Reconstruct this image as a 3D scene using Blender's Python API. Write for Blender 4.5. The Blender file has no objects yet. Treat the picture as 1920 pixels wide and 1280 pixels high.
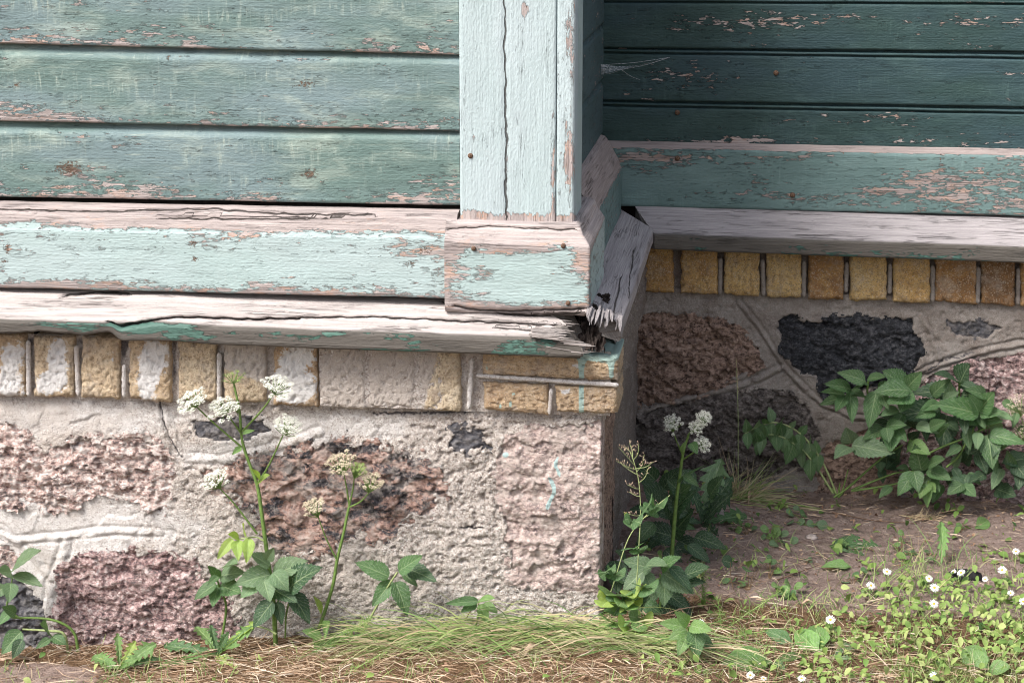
import bpy, math, random, time
import numpy as np
from mathutils import Vector, Matrix, Quaternion
T0 = time.time()
random.seed(11)
RNG = np.random.default_rng(11)
SC = bpy.context.scene
COL = SC.collection

# ------------------------------------------------------------------ camera, sky, sun, exposure
FOC = 3786.0                                   # focal length in pixels of a 1920 px wide picture
PITCH = math.atan(935 / FOC)
YAW = math.atan(516 * math.cos(PITCH) / FOC)
CAM = np.array([0.2810, -3.6370, 1.4640])
_c, _s, _cp, _sp = math.cos(YAW), math.sin(YAW), math.cos(PITCH), math.sin(PITCH)
CR = np.array([_c, _s, 0.0]); CF = np.array([-_s * _cp, _c * _cp, -_sp]); CU = np.cross(CR, CF)
cam = bpy.data.cameras.new('camera'); cam_o = bpy.data.objects.new('camera', cam); COL.objects.link(cam_o)
cam_o.location = CAM.tolist(); cam_o.rotation_euler = (math.pi / 2 - PITCH, 0, YAW)
cam.sensor_width = 36; cam.lens = FOC / 1920 * 36; cam.clip_start = 0.05; cam.clip_end = 500
SC.camera = cam_o

SUN_EL, SUN_AZ = math.radians(50), math.radians(41)     # azimuth measured from straight in front of the wall towards the left
to_sun = Vector((-math.sin(SUN_AZ) * math.cos(SUN_EL), -math.cos(SUN_AZ) * math.cos(SUN_EL), math.sin(SUN_EL)))
world = bpy.data.worlds.new('World'); SC.world = world; world.use_nodes = True
wn = world.node_tree; wn.nodes.clear()
sky = wn.nodes.new('ShaderNodeTexSky'); sky.sky_type = 'NISHITA'; sky.sun_disc = False
sky.sun_elevation = SUN_EL; sky.sun_rotation = math.atan2(to_sun.x, to_sun.y)
sky.air_density = 1.0; sky.dust_density = 4.0; sky.ozone_density = 1.0
bg = wn.nodes.new('ShaderNodeBackground'); bg.inputs[1].default_value = 0.10
wo = wn.nodes.new('ShaderNodeOutputWorld')
hs = wn.nodes.new('ShaderNodeHueSaturation'); hs.inputs['Saturation'].default_value = 0.5
wn.links.new(sky.outputs[0], hs.inputs['Color']); wn.links.new(hs.outputs[0], bg.inputs[0]); wn.links.new(bg.outputs[0], wo.inputs[0])
sun = bpy.data.lights.new('sun', 'SUN'); sun.energy = 2.0; sun.angle = math.radians(22); sun.color = (1.0, 0.95, 0.88)
sun_o = bpy.data.objects.new('sun', sun); COL.objects.link(sun_o)
sun_o.rotation_euler = to_sun.to_track_quat('Z', 'Y').to_euler()
SC.view_settings.view_transform = 'Standard'; SC.view_settings.look = 'None'
SC.view_settings.exposure = 1.2; SC.view_settings.gamma = 1.0; SC.view_settings.use_curve_mapping = False
SC.cycles.pixel_filter_type = 'BLACKMAN_HARRIS'; SC.cycles.filter_width = 1.0
SC.cycles.max_bounces = 6; SC.cycles.diffuse_bounces = 3; SC.cycles.transparent_max_bounces = 8

# ------------------------------------------------------------------ measuring helpers (photo pixel -> point on a real plane)
def ray(x, y): return CF + CR * ((x - 960) / FOC) - CU * ((y - 640) / FOC)
def at(x, y, Y):
    d = ray(x, y); return CAM + d * ((Y - CAM[1]) / d[1])
def atX(x, y, X):
    d = ray(x, y); return CAM + d * ((X - CAM[0]) / d[0])
def atZ(x, y, Z):
    d = ray(x, y); return CAM + d * ((Z - CAM[2]) / d[2])
def proj(P):
    Q = np.asarray(P, float) - CAM
    z = Q @ CF
    return 960 + FOC * (Q @ CR) / z, 640 - FOC * (Q @ CU) / z
def sstep(a, b, x):
    t = np.clip((x - a) / (b - a), 0, 1); return t * t * (3 - 2 * t)

# ------------------------------------------------------------------ noise
def _hash(i, j, s):
    h = (i * 374761393 + j * 668265263 + s * 1442695041) & 0xFFFFFFFF
    h = ((h ^ (h >> 13)) * 1274126177) & 0xFFFFFFFF
    h = ((h ^ (h >> 16)) * 2246822519) & 0xFFFFFFFF
    return ((h ^ (h >> 15)) & 0xFFFFFF) / float(0xFFFFFF)
def vnoise(x, y, s=0):
    """gradient noise, about 0..1"""
    xi = np.floor(x).astype(np.int64); yi = np.floor(y).astype(np.int64)
    fx = x - xi; fy = y - yi; ux = fx * fx * fx * (fx * (fx * 6 - 15) + 10); uy = fy * fy * fy * (fy * (fy * 6 - 15) + 10)
    def g(di, dj):
        a = _hash(xi + di, yi + dj, s) * 6.2831853; return np.cos(a) * (fx - di) + np.sin(a) * (fy - dj)
    a, b, c, d = g(0, 0), g(1, 0), g(0, 1), g(1, 1)
    return np.clip(.5 + .78 * ((a + (b - a) * ux) * (1 - uy) + (c + (d - c) * ux) * uy), 0, 1)
def fbm(x, y, o=4, s=0, g=.5):
    x = np.asarray(x, float); y = np.asarray(y, float)
    r = 0; a = 1; n = 0
    for k in range(o):
        r = r + a * vnoise(x, y, s + 17 * k); n += a; a *= g; x, y = x * 1.62 - y * 1.22 + 3.1, x * 1.22 + y * 1.62 + 1.7
    return r / n
def ridged(x, y, o=4, s=0):
    x = np.asarray(x, float); y = np.asarray(y, float)
    r = 0; a = 1; n = 0
    for k in range(o):
        r = r + a * (1 - np.abs(2 * vnoise(x, y, s + 13 * k) - 1)); n += a; a *= .5; x, y = x * 1.95 - y * .78 + 5.2, x * .78 + y * 1.95 + 8.3
    return r / n
def facet(x, y, s=0):
    """broken-rock facets: every cell is a plane of its own height and tilt"""
    x = np.asarray(x, float); y = np.asarray(y, float); xi = np.floor(x).astype(np.int64); yi = np.floor(y).astype(np.int64)
    d1 = np.full(x.shape, 9.); r = np.zeros(x.shape)
    for di in (-1, 0, 1):
        for dj in (-1, 0, 1):
            a, b = xi + di, yi + dj; ux = x - a - _hash(a, b, s); uy = y - b - _hash(a, b, s + 7); d = np.hypot(ux, uy); m = d < d1
            h = (_hash(a, b, s + 31) - .5) + 1.5 * ux * (_hash(a, b, s + 41) - .5) + 1.5 * uy * (_hash(a, b, s + 51) - .5); r = np.where(m, h, r); d1 = np.where(m, d, d1)
    return r
def worley(x, y, s=0):
    x = np.asarray(x, float); y = np.asarray(y, float)
    xi = np.floor(x).astype(np.int64); yi = np.floor(y).astype(np.int64)
    d1 = np.full(x.shape, 9.); d2 = np.full(x.shape, 9.); cid = np.zeros(x.shape)
    for di in (-1, 0, 1):
        for dj in (-1, 0, 1):
            cx = xi + di + _hash(xi + di, yi + dj, s); cy = yi + dj + _hash(xi + di, yi + dj, s + 7)
            d = np.hypot(cx - x, cy - y); h = _hash(xi + di, yi + dj, s + 31)
            m = d < d1
            d2 = np.where(m, d1, np.minimum(d2, d)); cid = np.where(m, h, cid); d1 = np.where(m, d, d1)
    return d1, d2, cid

# ------------------------------------------------------------------ object helpers
def tag(o, label=None, cat=None, group=None, kind=None):
    if label: o['label'] = label
    if cat: o['category'] = cat
    if group: o['group'] = group
    if kind: o['kind'] = kind
    return o
def thing(name, label, cat, loc=(0, 0, 0), group=None):
    o = bpy.data.objects.new(name, None); COL.objects.link(o); o.location = tuple(float(v) for v in loc)
    o.empty_display_size = .05
    return tag(o, label, cat, group, 'thing')
def mesh_np(name, V, F, smooth=True, uv=None, attrs=None, mats=None, fmat=None):
    """F: (M,4) or (M,3) index array, or a list of such arrays."""
    Fs = F if isinstance(F, list) else [F]
    me = bpy.data.meshes.new(name); V = np.asarray(V, np.float32)
    me.vertices.add(len(V)); me.vertices.foreach_set('co', V.ravel())
    loops = np.concatenate([f.ravel() for f in Fs]).astype(np.int32)
    tot = np.concatenate([np.full(len(f), f.shape[1], np.int32) for f in Fs])
    st = np.concatenate([[0], np.cumsum(tot)[:-1]]).astype(np.int32)
    me.loops.add(len(loops)); me.loops.foreach_set('vertex_index', loops)
    me.polygons.add(len(tot)); me.polygons.foreach_set('loop_start', st); me.polygons.foreach_set('loop_total', tot)
    me.polygons.foreach_set('use_smooth', np.full(len(tot), smooth))
    if fmat is not None: me.polygons.foreach_set('material_index', np.asarray(fmat, np.int32))
    if uv is not None:
        l = me.uv_layers.new(name='UVMap'); l.data.foreach_set('uv', np.asarray(uv, np.float32)[loops].ravel())
    for k, a in (attrs or {}).items():
        at_ = me.attributes.new(k, 'FLOAT', 'POINT'); at_.data.foreach_set('value', np.broadcast_to(np.asarray(a, np.float32).ravel(), (len(V),)).copy())
    for m in (mats or []): me.materials.append(m)
    me.update(calc_edges=True); me.validate()
    return me
def obj(name, me, parent=None, loc=None):
    o = bpy.data.objects.new(name, me); COL.objects.link(o)
    if parent is not None:
        o.parent = parent
        q = parent; off = Vector((0, 0, 0))
        while q is not None: off += Vector(q.location); q = q.parent
        o.location = -off if loc is None else Vector(loc) - off
    elif loc is not None: o.location = loc
    return o
def gridf(nu, nv, mask=None):
    i = np.arange(nu * nv).reshape(nu, nv)
    f = np.stack([i[:-1, :-1], i[1:, :-1], i[1:, 1:], i[:-1, 1:]], -1)
    if mask is not None: f = f[mask]
    return f.reshape(-1, 4)
def compact(V, F, *arrs):
    u, inv = np.unique(F, return_inverse=True)
    return (V[u], inv.reshape(F.shape)) + tuple(a[u] for a in arrs)

# ------------------------------------------------------------------ shader helper
class NT:
    def __init__(s, name):
        s.m = bpy.data.materials.new(name); s.m.use_nodes = True; s.t = s.m.node_tree; s.t.nodes.clear()
        s.out = s.t.nodes.new('ShaderNodeOutputMaterial')
    def put(s, sock, v):
        if hasattr(v, 'is_linked') or hasattr(v, 'links'): s.t.links.new(v, sock)
        elif isinstance(v, (tuple, list)):
            sock.default_value = tuple(v) + ((1.0,) if len(v) == 3 and len(sock.default_value) == 4 else ())
        else: sock.default_value = v
    def attr(s, n, kind='GEOMETRY'):
        a = s.t.nodes.new('ShaderNodeAttribute'); a.attribute_name = n; a.attribute_type = kind; return a.outputs['Fac']
    def uv(s):
        a = s.t.nodes.new('ShaderNodeUVMap'); a.uv_map = 'UVMap'; x = s.t.nodes.new('ShaderNodeSeparateXYZ'); s.t.links.new(a.outputs[0], x.inputs[0]); return x.outputs[0], x.outputs[1]
    def xyz(s, x, y, z=0.0):
        c = s.t.nodes.new('ShaderNodeCombineXYZ')
        for i, v in enumerate((x, y, z)): s.put(c.inputs[i], v)
        return c.outputs[0]
    def m_(s, op, a, b=0.0, c=None, clamp=False):
        n = s.t.nodes.new('ShaderNodeMath'); n.operation = op; n.use_clamp = clamp
        s.put(n.inputs[0], a); s.put(n.inputs[1], b)
        if c is not None: s.put(n.inputs[2], c)
        return n.outputs[0]
    def add(s, a, b): return s.m_('ADD', a, b)
    def mul(s, a, b): return s.m_('MULTIPLY', a, b)
    def sub(s, a, b): return s.m_('SUBTRACT', a, b)
    def ss(s, a, b, x):
        n = s.t.nodes.new('ShaderNodeMapRange'); n.interpolation_type = 'SMOOTHSTEP'
        s.put(n.inputs[0], x); s.put(n.inputs[1], a); s.put(n.inputs[2], b); return n.outputs[0]
    def mix(s, f, a, b, mode='MIX'):
        n = s.t.nodes.new('ShaderNodeMix'); n.data_type = 'RGBA'; n.blend_type = mode
        s.put(n.inputs[0], f); s.put(n.inputs[6], a); s.put(n.inputs[7], b); return n.outputs[2]
    def noise(s, vec, scale=1.0, det=4.0, rough=.55, dist=0.0):
        n = s.t.nodes.new('ShaderNodeTexNoise'); s.put(n.inputs['Vector'], vec); n.inputs['Scale'].default_value = scale
        n.inputs['Detail'].default_value = det; n.inputs['Roughness'].default_value = rough; n.inputs['Distortion'].default_value = dist
        return n.outputs[0]
    def vor(s, vec, scale=1.0, out='Distance', feat='F1', rnd=1.0):
        n = s.t.nodes.new('ShaderNodeTexVoronoi'); n.feature = feat; s.put(n.inputs['Vector'], vec); n.inputs['Scale'].default_value = scale
        n.inputs['Randomness'].default_value = rnd
        return n.outputs[out]
    def sepx(s, c):
        n = s.t.nodes.new('ShaderNodeSeparateXYZ'); s.put(n.inputs[0], c); return n.outputs[0]
    def ramp(s, f, stops, mode='LINEAR'):
        n = s.t.nodes.new('ShaderNodeValToRGB'); e = n.color_ramp.elements; n.color_ramp.interpolation = mode
        while len(e) < len(stops): e.new(.5)
        for k, (p, c) in enumerate(stops): e[k].position = p; e[k].color = tuple(c) + (1,)
        s.put(n.inputs[0], f); return n.outputs[0]
    def objc(s):
        n = s.t.nodes.new('ShaderNodeTexCoord'); return n.outputs['Object']
    def info(s, o):
        n = s.t.nodes.new('ShaderNodeObjectInfo'); return n.outputs[o]
    def scale(s, v, f):
        n = s.t.nodes.new('ShaderNodeVectorMath'); n.operation = 'MULTIPLY'; s.put(n.inputs[0], v); n.inputs[1].default_value = f; return n.outputs[0]
    def bump(s, h, dist=1.0, strength=1.0):
        n = s.t.nodes.new('ShaderNodeBump'); n.inputs['Strength'].default_value = strength; n.inputs['Distance'].default_value = dist
        s.put(n.inputs['Height'], h); return n.outputs[0]
    def done(s, col, rough=.8, normal=None, spec=.3, transl=None):
        p = s.t.nodes.new('ShaderNodeBsdfPrincipled'); s.put(p.inputs['Base Color'], col); s.put(p.inputs['Roughness'], rough)
        p.inputs['Specular IOR Level'].default_value = spec
        if normal is not None: s.t.links.new(normal, p.inputs['Normal'])
        sh = p.outputs[0]
        if transl:
            t = s.t.nodes.new('ShaderNodeBsdfTranslucent'); s.put(t.inputs[0], transl[0]); mx = s.t.nodes.new('ShaderNodeMixShader')
            mx.inputs[0].default_value = transl[1]; s.t.links.new(sh, mx.inputs[1]); s.t.links.new(t.outputs[0], mx.inputs[2]); sh = mx.outputs[0]
        s.t.links.new(sh, s.out.inputs[0]); return s.m

# ------------------------------------------------------------------ materials
def mat_paint(name, pa, pb, scuff, scuff_amt, chip=1.0, bare1=(.50, .435, .42), bare2=(.33, .285, .28), primer=(.48, .31, .235), thick=1.0, primer_amt=.45, streak=None):
    s = NT(name); U, V = s.uv(); W = s.attr('wear'); KN = s.attr('knot'); CK = s.attr('crack')
    def nz(su, sv, off=0., det=4., rough=.55, dist=0.): return s.noise(s.xyz(s.mul(U, su), s.mul(V, sv), off), 1., det, rough, dist)
    grain = nz(7, 300, 1., 5., .6, .4); grain2 = nz(3, 75, 2., 4., .55, .8)
    chips = s.add(s.mul(nz(20, 75, 3., 7., .7, .3), .6), s.mul(nz(60, 190, 23., 5., .66, .3), .46))
    wob = s.mul(s.sub(nz(40, 60, 9., 2.), .5), 1.2)
    cell = s.sepx(s.vor(s.xyz(s.add(s.mul(U, 55), wob), s.add(s.mul(V, 190), wob), 0.), 1., 'Color'))
    f = s.add(W, s.mul(s.sub(chips, .5), 1.5 * chip)); f = s.add(f, s.mul(s.sub(cell, .5), .20)); f = s.add(f, s.mul(s.sub(grain, .5), .25))
    kn = s.add(KN, s.mul(s.sub(nz(150, 210, 4., 4., .75), .5), 3.2)); knm = s.mul(s.ss(.60, .85, kn), s.ss(.05, .45, KN))
    f = s.add(f, s.mul(KN, .16))
    peel = s.ss(.50, .525, f); rim = s.sub(s.ss(.43, .50, f), peel)
    # paint colour
    low = nz(2.6, 7, 5., 3.); p = s.mix(s.ss(.36, .64, low), pa, pb)
    p = s.mix(s.mul(s.ss(.45, .75, nz(9, 40, 6., 5., .6)), .22), p, tuple(c * .75 for c in pa))
    sc = s.mul(s.mul(s.ss(.48, .72, nz(120, 15, 7., 6., .7, .6)), s.ss(.47, .66, nz(5, 11, 8., 5., .6))), scuff_amt); sc = s.m_('MAXIMUM', sc, s.mul(s.mul(s.ss(.55, .7, nz(14, 190, 17., 5., .65)), s.ss(.45, .6, nz(6, 14, 18., 3.))), scuff_amt * .6))
    p = s.mix(s.mul(s.mul(s.ss(.48, .70, nz(8, 22, 25., 7., .68, .5)), scuff_amt), .38), p, scuff); p = s.mix(s.mul(sc, .72), p, scuff)
    if streak: p = s.mix(s.mul(s.ss(.5, .72, nz(34, 3.5, 12., 4.)), .7), p, streak)
    p = s.mix(s.mul(rim, .12), p, tuple(min(.8, c * 1.35) for c in pb))  # lifted chip edges get a highlight painted into the colour
    ck = s.m_('ABSOLUTE', s.sub(nz(16, 360, 10., 3., .5), .5))
    ckm = s.mul(s.sub(1.0, s.ss(.003, .011, ck)), s.ss(.56, .68, nz(12, 45, 11., 3.)))
    p = s.mix(s.mul(ckm, .75), p, tuple(c * .25 for c in pa))
    p = s.mix(1.0, p, s.mix(grain, (.70, .70, .70), (1.22, 1.22, 1.22)), 'MULTIPLY')
    # bare wood
    b = s.mix(s.ss(.30, .70, grain), bare2, bare1); b = s.mix(s.mul(s.ss(.42, .7, grain2), .6), b, tuple(c * .78 for c in bare2))
    pr = s.mul(s.ss(.5, .6, nz(18, 60, 13., 5., .6)), s.mul(s.sub(1.0, s.ss(.55, .85, f)), primer_amt * 1.8)); b = s.mix(pr, b, primer)
    gk = s.mul(s.sub(1.0, s.ss(.005, .02, s.m_('ABSOLUTE', s.sub(nz(5, 190, 14., 3.), .5)))), s.ss(.50, .62, nz(6, 30, 15., 2.)))
    b = s.mix(s.mul(gk, .55), b, (.12, .10, .095))
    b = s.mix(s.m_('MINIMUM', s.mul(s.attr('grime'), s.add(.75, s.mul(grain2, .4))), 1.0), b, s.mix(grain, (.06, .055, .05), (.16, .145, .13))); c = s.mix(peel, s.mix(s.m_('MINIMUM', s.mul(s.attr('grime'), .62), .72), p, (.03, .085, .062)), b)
    c = s.mix(s.mul(knm, .9), c, s.mix(nz(200, 200, 16.), (.07, .045, .032), (.24, .15, .10)))
    CKD = s.mul(s.sub(1.0, s.ss(.35, 1.0, s.m_('ABSOLUTE', s.add(CK, s.mul(s.sub(chips, .5), 2.2))))), s.ss(.2, .6, s.attr('crackmask'))); c = s.mix(s.mul(CKD, .88), c, (.04, .034, .031))
    h = s.mul(s.sub(1.0, peel), .0020 * thick); h = s.add(h, s.mul(rim, .0012 * thick)); h = s.add(h, s.mul(s.mul(grain, s.add(s.mul(peel, .6), .4)), .0024))
    h = s.sub(h, s.mul(ckm, .0012)); h = s.sub(h, s.mul(s.mul(gk, peel), .0018)); h = s.sub(h, s.mul(knm, .001)); h = s.sub(h, s.mul(CKD, .004)); h = s.add(h, s.mul(s.noise(s.xyz(s.mul(U, 110), s.mul(V, 230), 20.), 1., 4.), .0016))
    return s.done(c, s.add(.58, s.mul(peel, .27)), s.bump(h), .32)

def mat_mortar(name, a=(.60, .575, .565), b=(.53, .47, .43)):
    s = NT(name); o = s.objc(); SM = s.attr('smooth'); DK = s.attr('dark'); TL = s.attr('paintdrip')
    n1 = s.noise(o, 9., 5., .6); n2 = s.noise(o, 60., 5., .65); n3 = s.noise(o, 420., 3., .6); pits = s.vor(o, 170., 'Distance')
    c = s.mix(s.ss(.3, .7, s.add(SM, s.mul(s.sub(n1, .5), .5))), b, a)
    c = s.mix(s.mul(s.ss(.4, .75, n2), .55), c, tuple(x * .72 for x in b)); c = s.mix(s.mul(s.ss(.45, .7, n3), .5), c, tuple(min(.75, x * 1.3) for x in a))
    c = s.mix(s.mul(s.ss(.62, .75, s.noise(o, 230., 2.)), .6), c, (.30, .20, .16))
    gr_ = s.sepx(s.vor(o, 430., 'Color')); gm = s.sub(1.15, s.mul(SM, .65)); c = s.mix(s.mul(s.ss(.70, .95, gr_), s.mul(gm, .75)), c, (.25, .20, .175)); c = s.mix(s.mul(s.sub(1.0, s.ss(.05, .25, gr_)), s.mul(gm, .6)), c, tuple(min(.78, x * 1.28) for x in a)); c = s.mix(s.mul(s.ss(.50, .62, s.noise(o, 5., 6., .65)), .45), c, s.mix(n2, tuple(x * .8 for x in b), tuple(x * 1.08 for x in b)))
    c = s.mix(s.ss(.35, .65, s.add(DK, s.mul(s.sub(n2, .5), .6))), c, s.mix(s.ss(.35, .65, n3), (.07, .065, .07), (.20, .185, .185)))
    c = s.mix(s.mul(s.ss(.40, .6, s.add(TL, s.mul(s.sub(n3, .5), .5))), .55), c, (.40, .54, .52))
    rgh = s.sub(1.0, s.mul(SM, .75))
    h = s.add(s.mul(n2, .006), s.mul(n3, .0035)); h = s.sub(h, s.mul(s.sub(1.0, s.ss(.1, .3, pits)), .002)); h = s.mul(h, s.add(.25, rgh))
    return s.done(c, .92, s.bump(h), .15)

def mat_stone(name, stops, grain=230., band=None, bumpk=1.0, shift=0., streak=0., dirt=(.50, .445, .41), dirt_amt=.3):
    s = NT(name); o = s.objc(); R = s.info('Random')
    wv = s.scale(s.t.nodes.new('ShaderNodeTexCoord').outputs['Object'], (1, 1, 1.6))
    cell = s.sepx(s.vor(wv, grain, 'Color')); cell2 = s.sepx(s.vor(wv, grain * .38, 'Color')); big = s.noise(o, 14., 5., .65); mid = s.noise(o, 75., 5., .7)
    v = s.add(s.mul(cell, .35), s.mul(cell2, .22)); v = s.add(v, s.mul(big, .33)); v = s.add(v, s.mul(s.sub(mid, .5), 1.5)); v = s.add(v, .03 + shift)
    if band:
        bn = s.noise(s.scale(o, band), 1., 6., .62, .7); v = s.add(s.mul(v, .42), s.mul(s.add(s.mul(s.sub(bn, .5), 2.7), .5), .58))
    c = s.ramp(v, stops)
    if streak: stn = s.noise(s.scale(o, (34., 34., 95.)), 1., 6., .7, .5); c = s.mix(s.mul(s.ss(.53, .62, stn), streak), c, (.075, .062, .066)); c = s.mix(s.mul(s.sub(1., s.ss(.34, .45, stn)), streak * .6), c, (.80, .72, .68))
    c = s.mix(s.mul(s.m_('MAXIMUM', s.mul(s.ss(.47, .62, s.noise(o, 24., 7., .72)), 1.0), s.ss(.5, .72, s.noise(o, 90., 4., .7))), dirt_amt), c, dirt)
    c = s.mix(s.ss(.4, .6, s.add(s.attr('paintdrip'), s.mul(s.sub(mid, .5), .9))), c, (.42, .56, .56))
    h = s.add(s.mul(mid, .008), s.mul(cell, .002)); h = s.add(h, s.mul(s.noise(o, 330., 3.), .0028)); h = s.mul(h, bumpk)
    return s.done(c, .82, s.bump(h), .25)

def mat_brick(name, dirt=.6, stops=((.25, (.20, .135, .09)), (.45, (.44, .295, .18)), (.65, (.60, .46, .31)), (.85, (.67, .56, .41)), (1., (.70, .62, .50)))):
    s = NT(name); o = s.objc(); L = s.attr('lime'); SM = s.attr('smear'); TN = s.attr('tone'); DP = s.attr('paintdrip')
    n1 = s.noise(o, 28., 5., .62); n2 = s.noise(o, 120., 4., .65); n3 = s.noise(o, 480., 3.)
    c = s.ramp(s.add(TN, s.mul(s.sub(n1, .5), .55)), [(0., (.09, .065, .045))] + list(stops))
    c = s.mix(s.mul(s.ss(.46, .7, n2), .5), c, (.27, .19, .13)); c = s.mix(s.mul(s.ss(.5, .66, s.noise(o, 17., 6., .7)), dirt), c, (.46, .40, .35))
    c = s.mix(s.mul(s.ss(.66, .72, s.noise(o, 90., 2.)), .6), c, (.12, .08, .06))
    gr_ = s.sepx(s.vor(o, 420., 'Color')); c = s.mix(s.mul(s.ss(.72, .95, gr_), .5), c, (.20, .14, .10)); c = s.mix(s.mul(s.sub(1.0, s.ss(.05, .2, gr_)), .45), c, (.70, .62, .50)); c = s.mix(s.mul(s.ss(.5, .64, s.noise(o, 34., 6., .75)), dirt * .8), c, (.48, .38, .29))
    c = s.mix(s.ss(.42, .58, s.add(SM, s.mul(s.sub(n2, .5), .7))), c, s.mix(s.ss(.3, .7, n3), (.46, .40, .36), (.60, .55, .51)))
    c = s.mix(s.ss(.44, .60, s.add(L, s.add(s.mul(s.sub(n2, .5), .9), s.mul(s.sub(n1, .5), 1.2)))), c, s.mix(n3, (.66, .64, .63), (.80, .79, .79)))
    c = s.mix(s.ss(.42, .55, s.add(DP, s.mul(s.sub(n2, .5), .5))), c, (.40, .54, .50))
    h = s.add(s.mul(n2, .0045), s.mul(n3, .0022)); h = s.add(h, s.mul(s.mul(SM, s.noise(o, 200., 4., .7)), .003))
    return s.done(c, .9, s.bump(h), .15)

M = {}
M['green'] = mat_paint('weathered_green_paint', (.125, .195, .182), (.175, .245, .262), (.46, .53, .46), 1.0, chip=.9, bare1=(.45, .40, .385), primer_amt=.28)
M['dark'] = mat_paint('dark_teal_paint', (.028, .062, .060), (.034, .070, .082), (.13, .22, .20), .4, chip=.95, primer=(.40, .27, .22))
M['teal'] = mat_paint('faded_teal_paint', (.125, .205, .202), (.155, .24, .24), (.32, .47, .44), .4, bare1=(.40, .34, .325), bare2=(.30, .25, .24), primer_amt=.3)
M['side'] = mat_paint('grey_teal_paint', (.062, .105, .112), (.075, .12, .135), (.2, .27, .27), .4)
M['mint'] = mat_paint('peeling_mint_paint', (.375, .485, .485), (.41, .51, .52), (.53, .61, .605), .35, primer=(.48, .32, .25), thick=1.3)
M['post'] = mat_paint('pale_mint_paint', (.42, .515, .535), (.45, .535, .565), (.58, .68, .69), .3, primer=(.50, .31, .22), primer_amt=.35)
M['bare'] = mat_paint('bare_grey_wood', (.20, .33, .30), (.16, .30, .26), (.3, .4, .4), .2, bare1=(.54, .49, .475), bare2=(.38, .34, .33), primer_amt=.05)
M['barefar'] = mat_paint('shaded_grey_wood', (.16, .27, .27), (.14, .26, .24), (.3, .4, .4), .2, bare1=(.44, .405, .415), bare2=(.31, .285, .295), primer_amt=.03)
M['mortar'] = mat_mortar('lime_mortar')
M['mortardark'] = mat_mortar('dark_mortar', (.33, .30, .28), (.23, .195, .175))  # darker than the front mortar; used on the bay side and recess
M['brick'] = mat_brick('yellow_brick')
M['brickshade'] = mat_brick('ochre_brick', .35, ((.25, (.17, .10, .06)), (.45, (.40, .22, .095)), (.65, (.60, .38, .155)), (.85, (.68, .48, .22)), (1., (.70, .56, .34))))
M['pink'] = mat_stone('pink_granite', [(.12, (.045, .04, .045)), (.32, (.20, .16, .16)), (.44, (.43, .28, .25)), (.58, (.57, .42, .38)), (.74, (.76, .68, .65))], shift=.12, streak=.75, dirt_amt=.3)
M['red'] = mat_stone('red_granite', [(.15, (.05, .04, .045)), (.34, (.17, .12, .125)), (.48, (.33, .205, .20)), (.64, (.47, .33, .32)), (.82, (.66, .56, .55))], shift=.05, streak=.5, dirt_amt=.15)
M['corner'] = mat_stone('rosy_granite', [(.12, (.14, .11, .115)), (.34, (.34, .27, .26)), (.5, (.50, .38, .35)), (.68, (.60, .49, .455)), (.86, (.70, .62, .59))], shift=.08, streak=.35, dirt_amt=.55)
M['gneiss'] = mat_stone('banded_gneiss', [(.22, (.03, .03, .035)), (.40, (.07, .065, .075)), (.50, (.27, .175, .15)), (.62, (.47, .305, .255)), (.85, (.58, .47, .43))], band=(16., 16., 40.), shift=.03, dirt_amt=.55)
M['black'] = mat_stone('black_stone', [(.15, (.014, .015, .018)), (.5, (.038, .040, .048)), (.8, (.10, .10, .11))], dirt_amt=.0, bumpk=.8)
M['brown'] = mat_stone('brown_stone', [(.15, (.06, .04, .035)), (.4, (.26, .175, .14)), (.6, (.37, .255, .205)), (.85, (.48, .36, .30))], dirt_amt=.05)
M['grey'] = mat_stone('dark_grey_stone', [(.15, (.035, .03, .03)), (.42, (.105, .09, .086)), (.66, (.19, .165, .155)), (.9, (.29, .255, .24))], dirt=(.25, .21, .18), dirt_amt=.25)
M['slate'] = mat_stone('blue_grey_stone', [(.2, (.04, .04, .05)), (.5, (.11, .11, .125)), (.8, (.26, .25, .255))], band=(12., 12., 60.), dirt_amt=.3)
def mat_plain(name, c, rough=.8, spec=.3, var=.25, sc=120., bump=.0008):
    s = NT(name); o = s.objc(); n = s.noise(o, sc, 4., .6)
    return s.done(s.mix(s.ss(.3, .7, n), tuple(x * (1 - var) for x in c), tuple(min(.9, x * (1 + var)) for x in c)), rough, s.bump(s.mul(n, bump)), spec)
M['rust'] = mat_plain('rusty_iron', (.12, .07, .045), .75, .4, .5, 400.)
M['rot'] = mat_plain('rotten_wood', (.045, .036, .033), .95, .1, .7, 90., .004)
M['backing'] = mat_plain('dark_timber', (.03, .026, .024), .95, .1)

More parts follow.
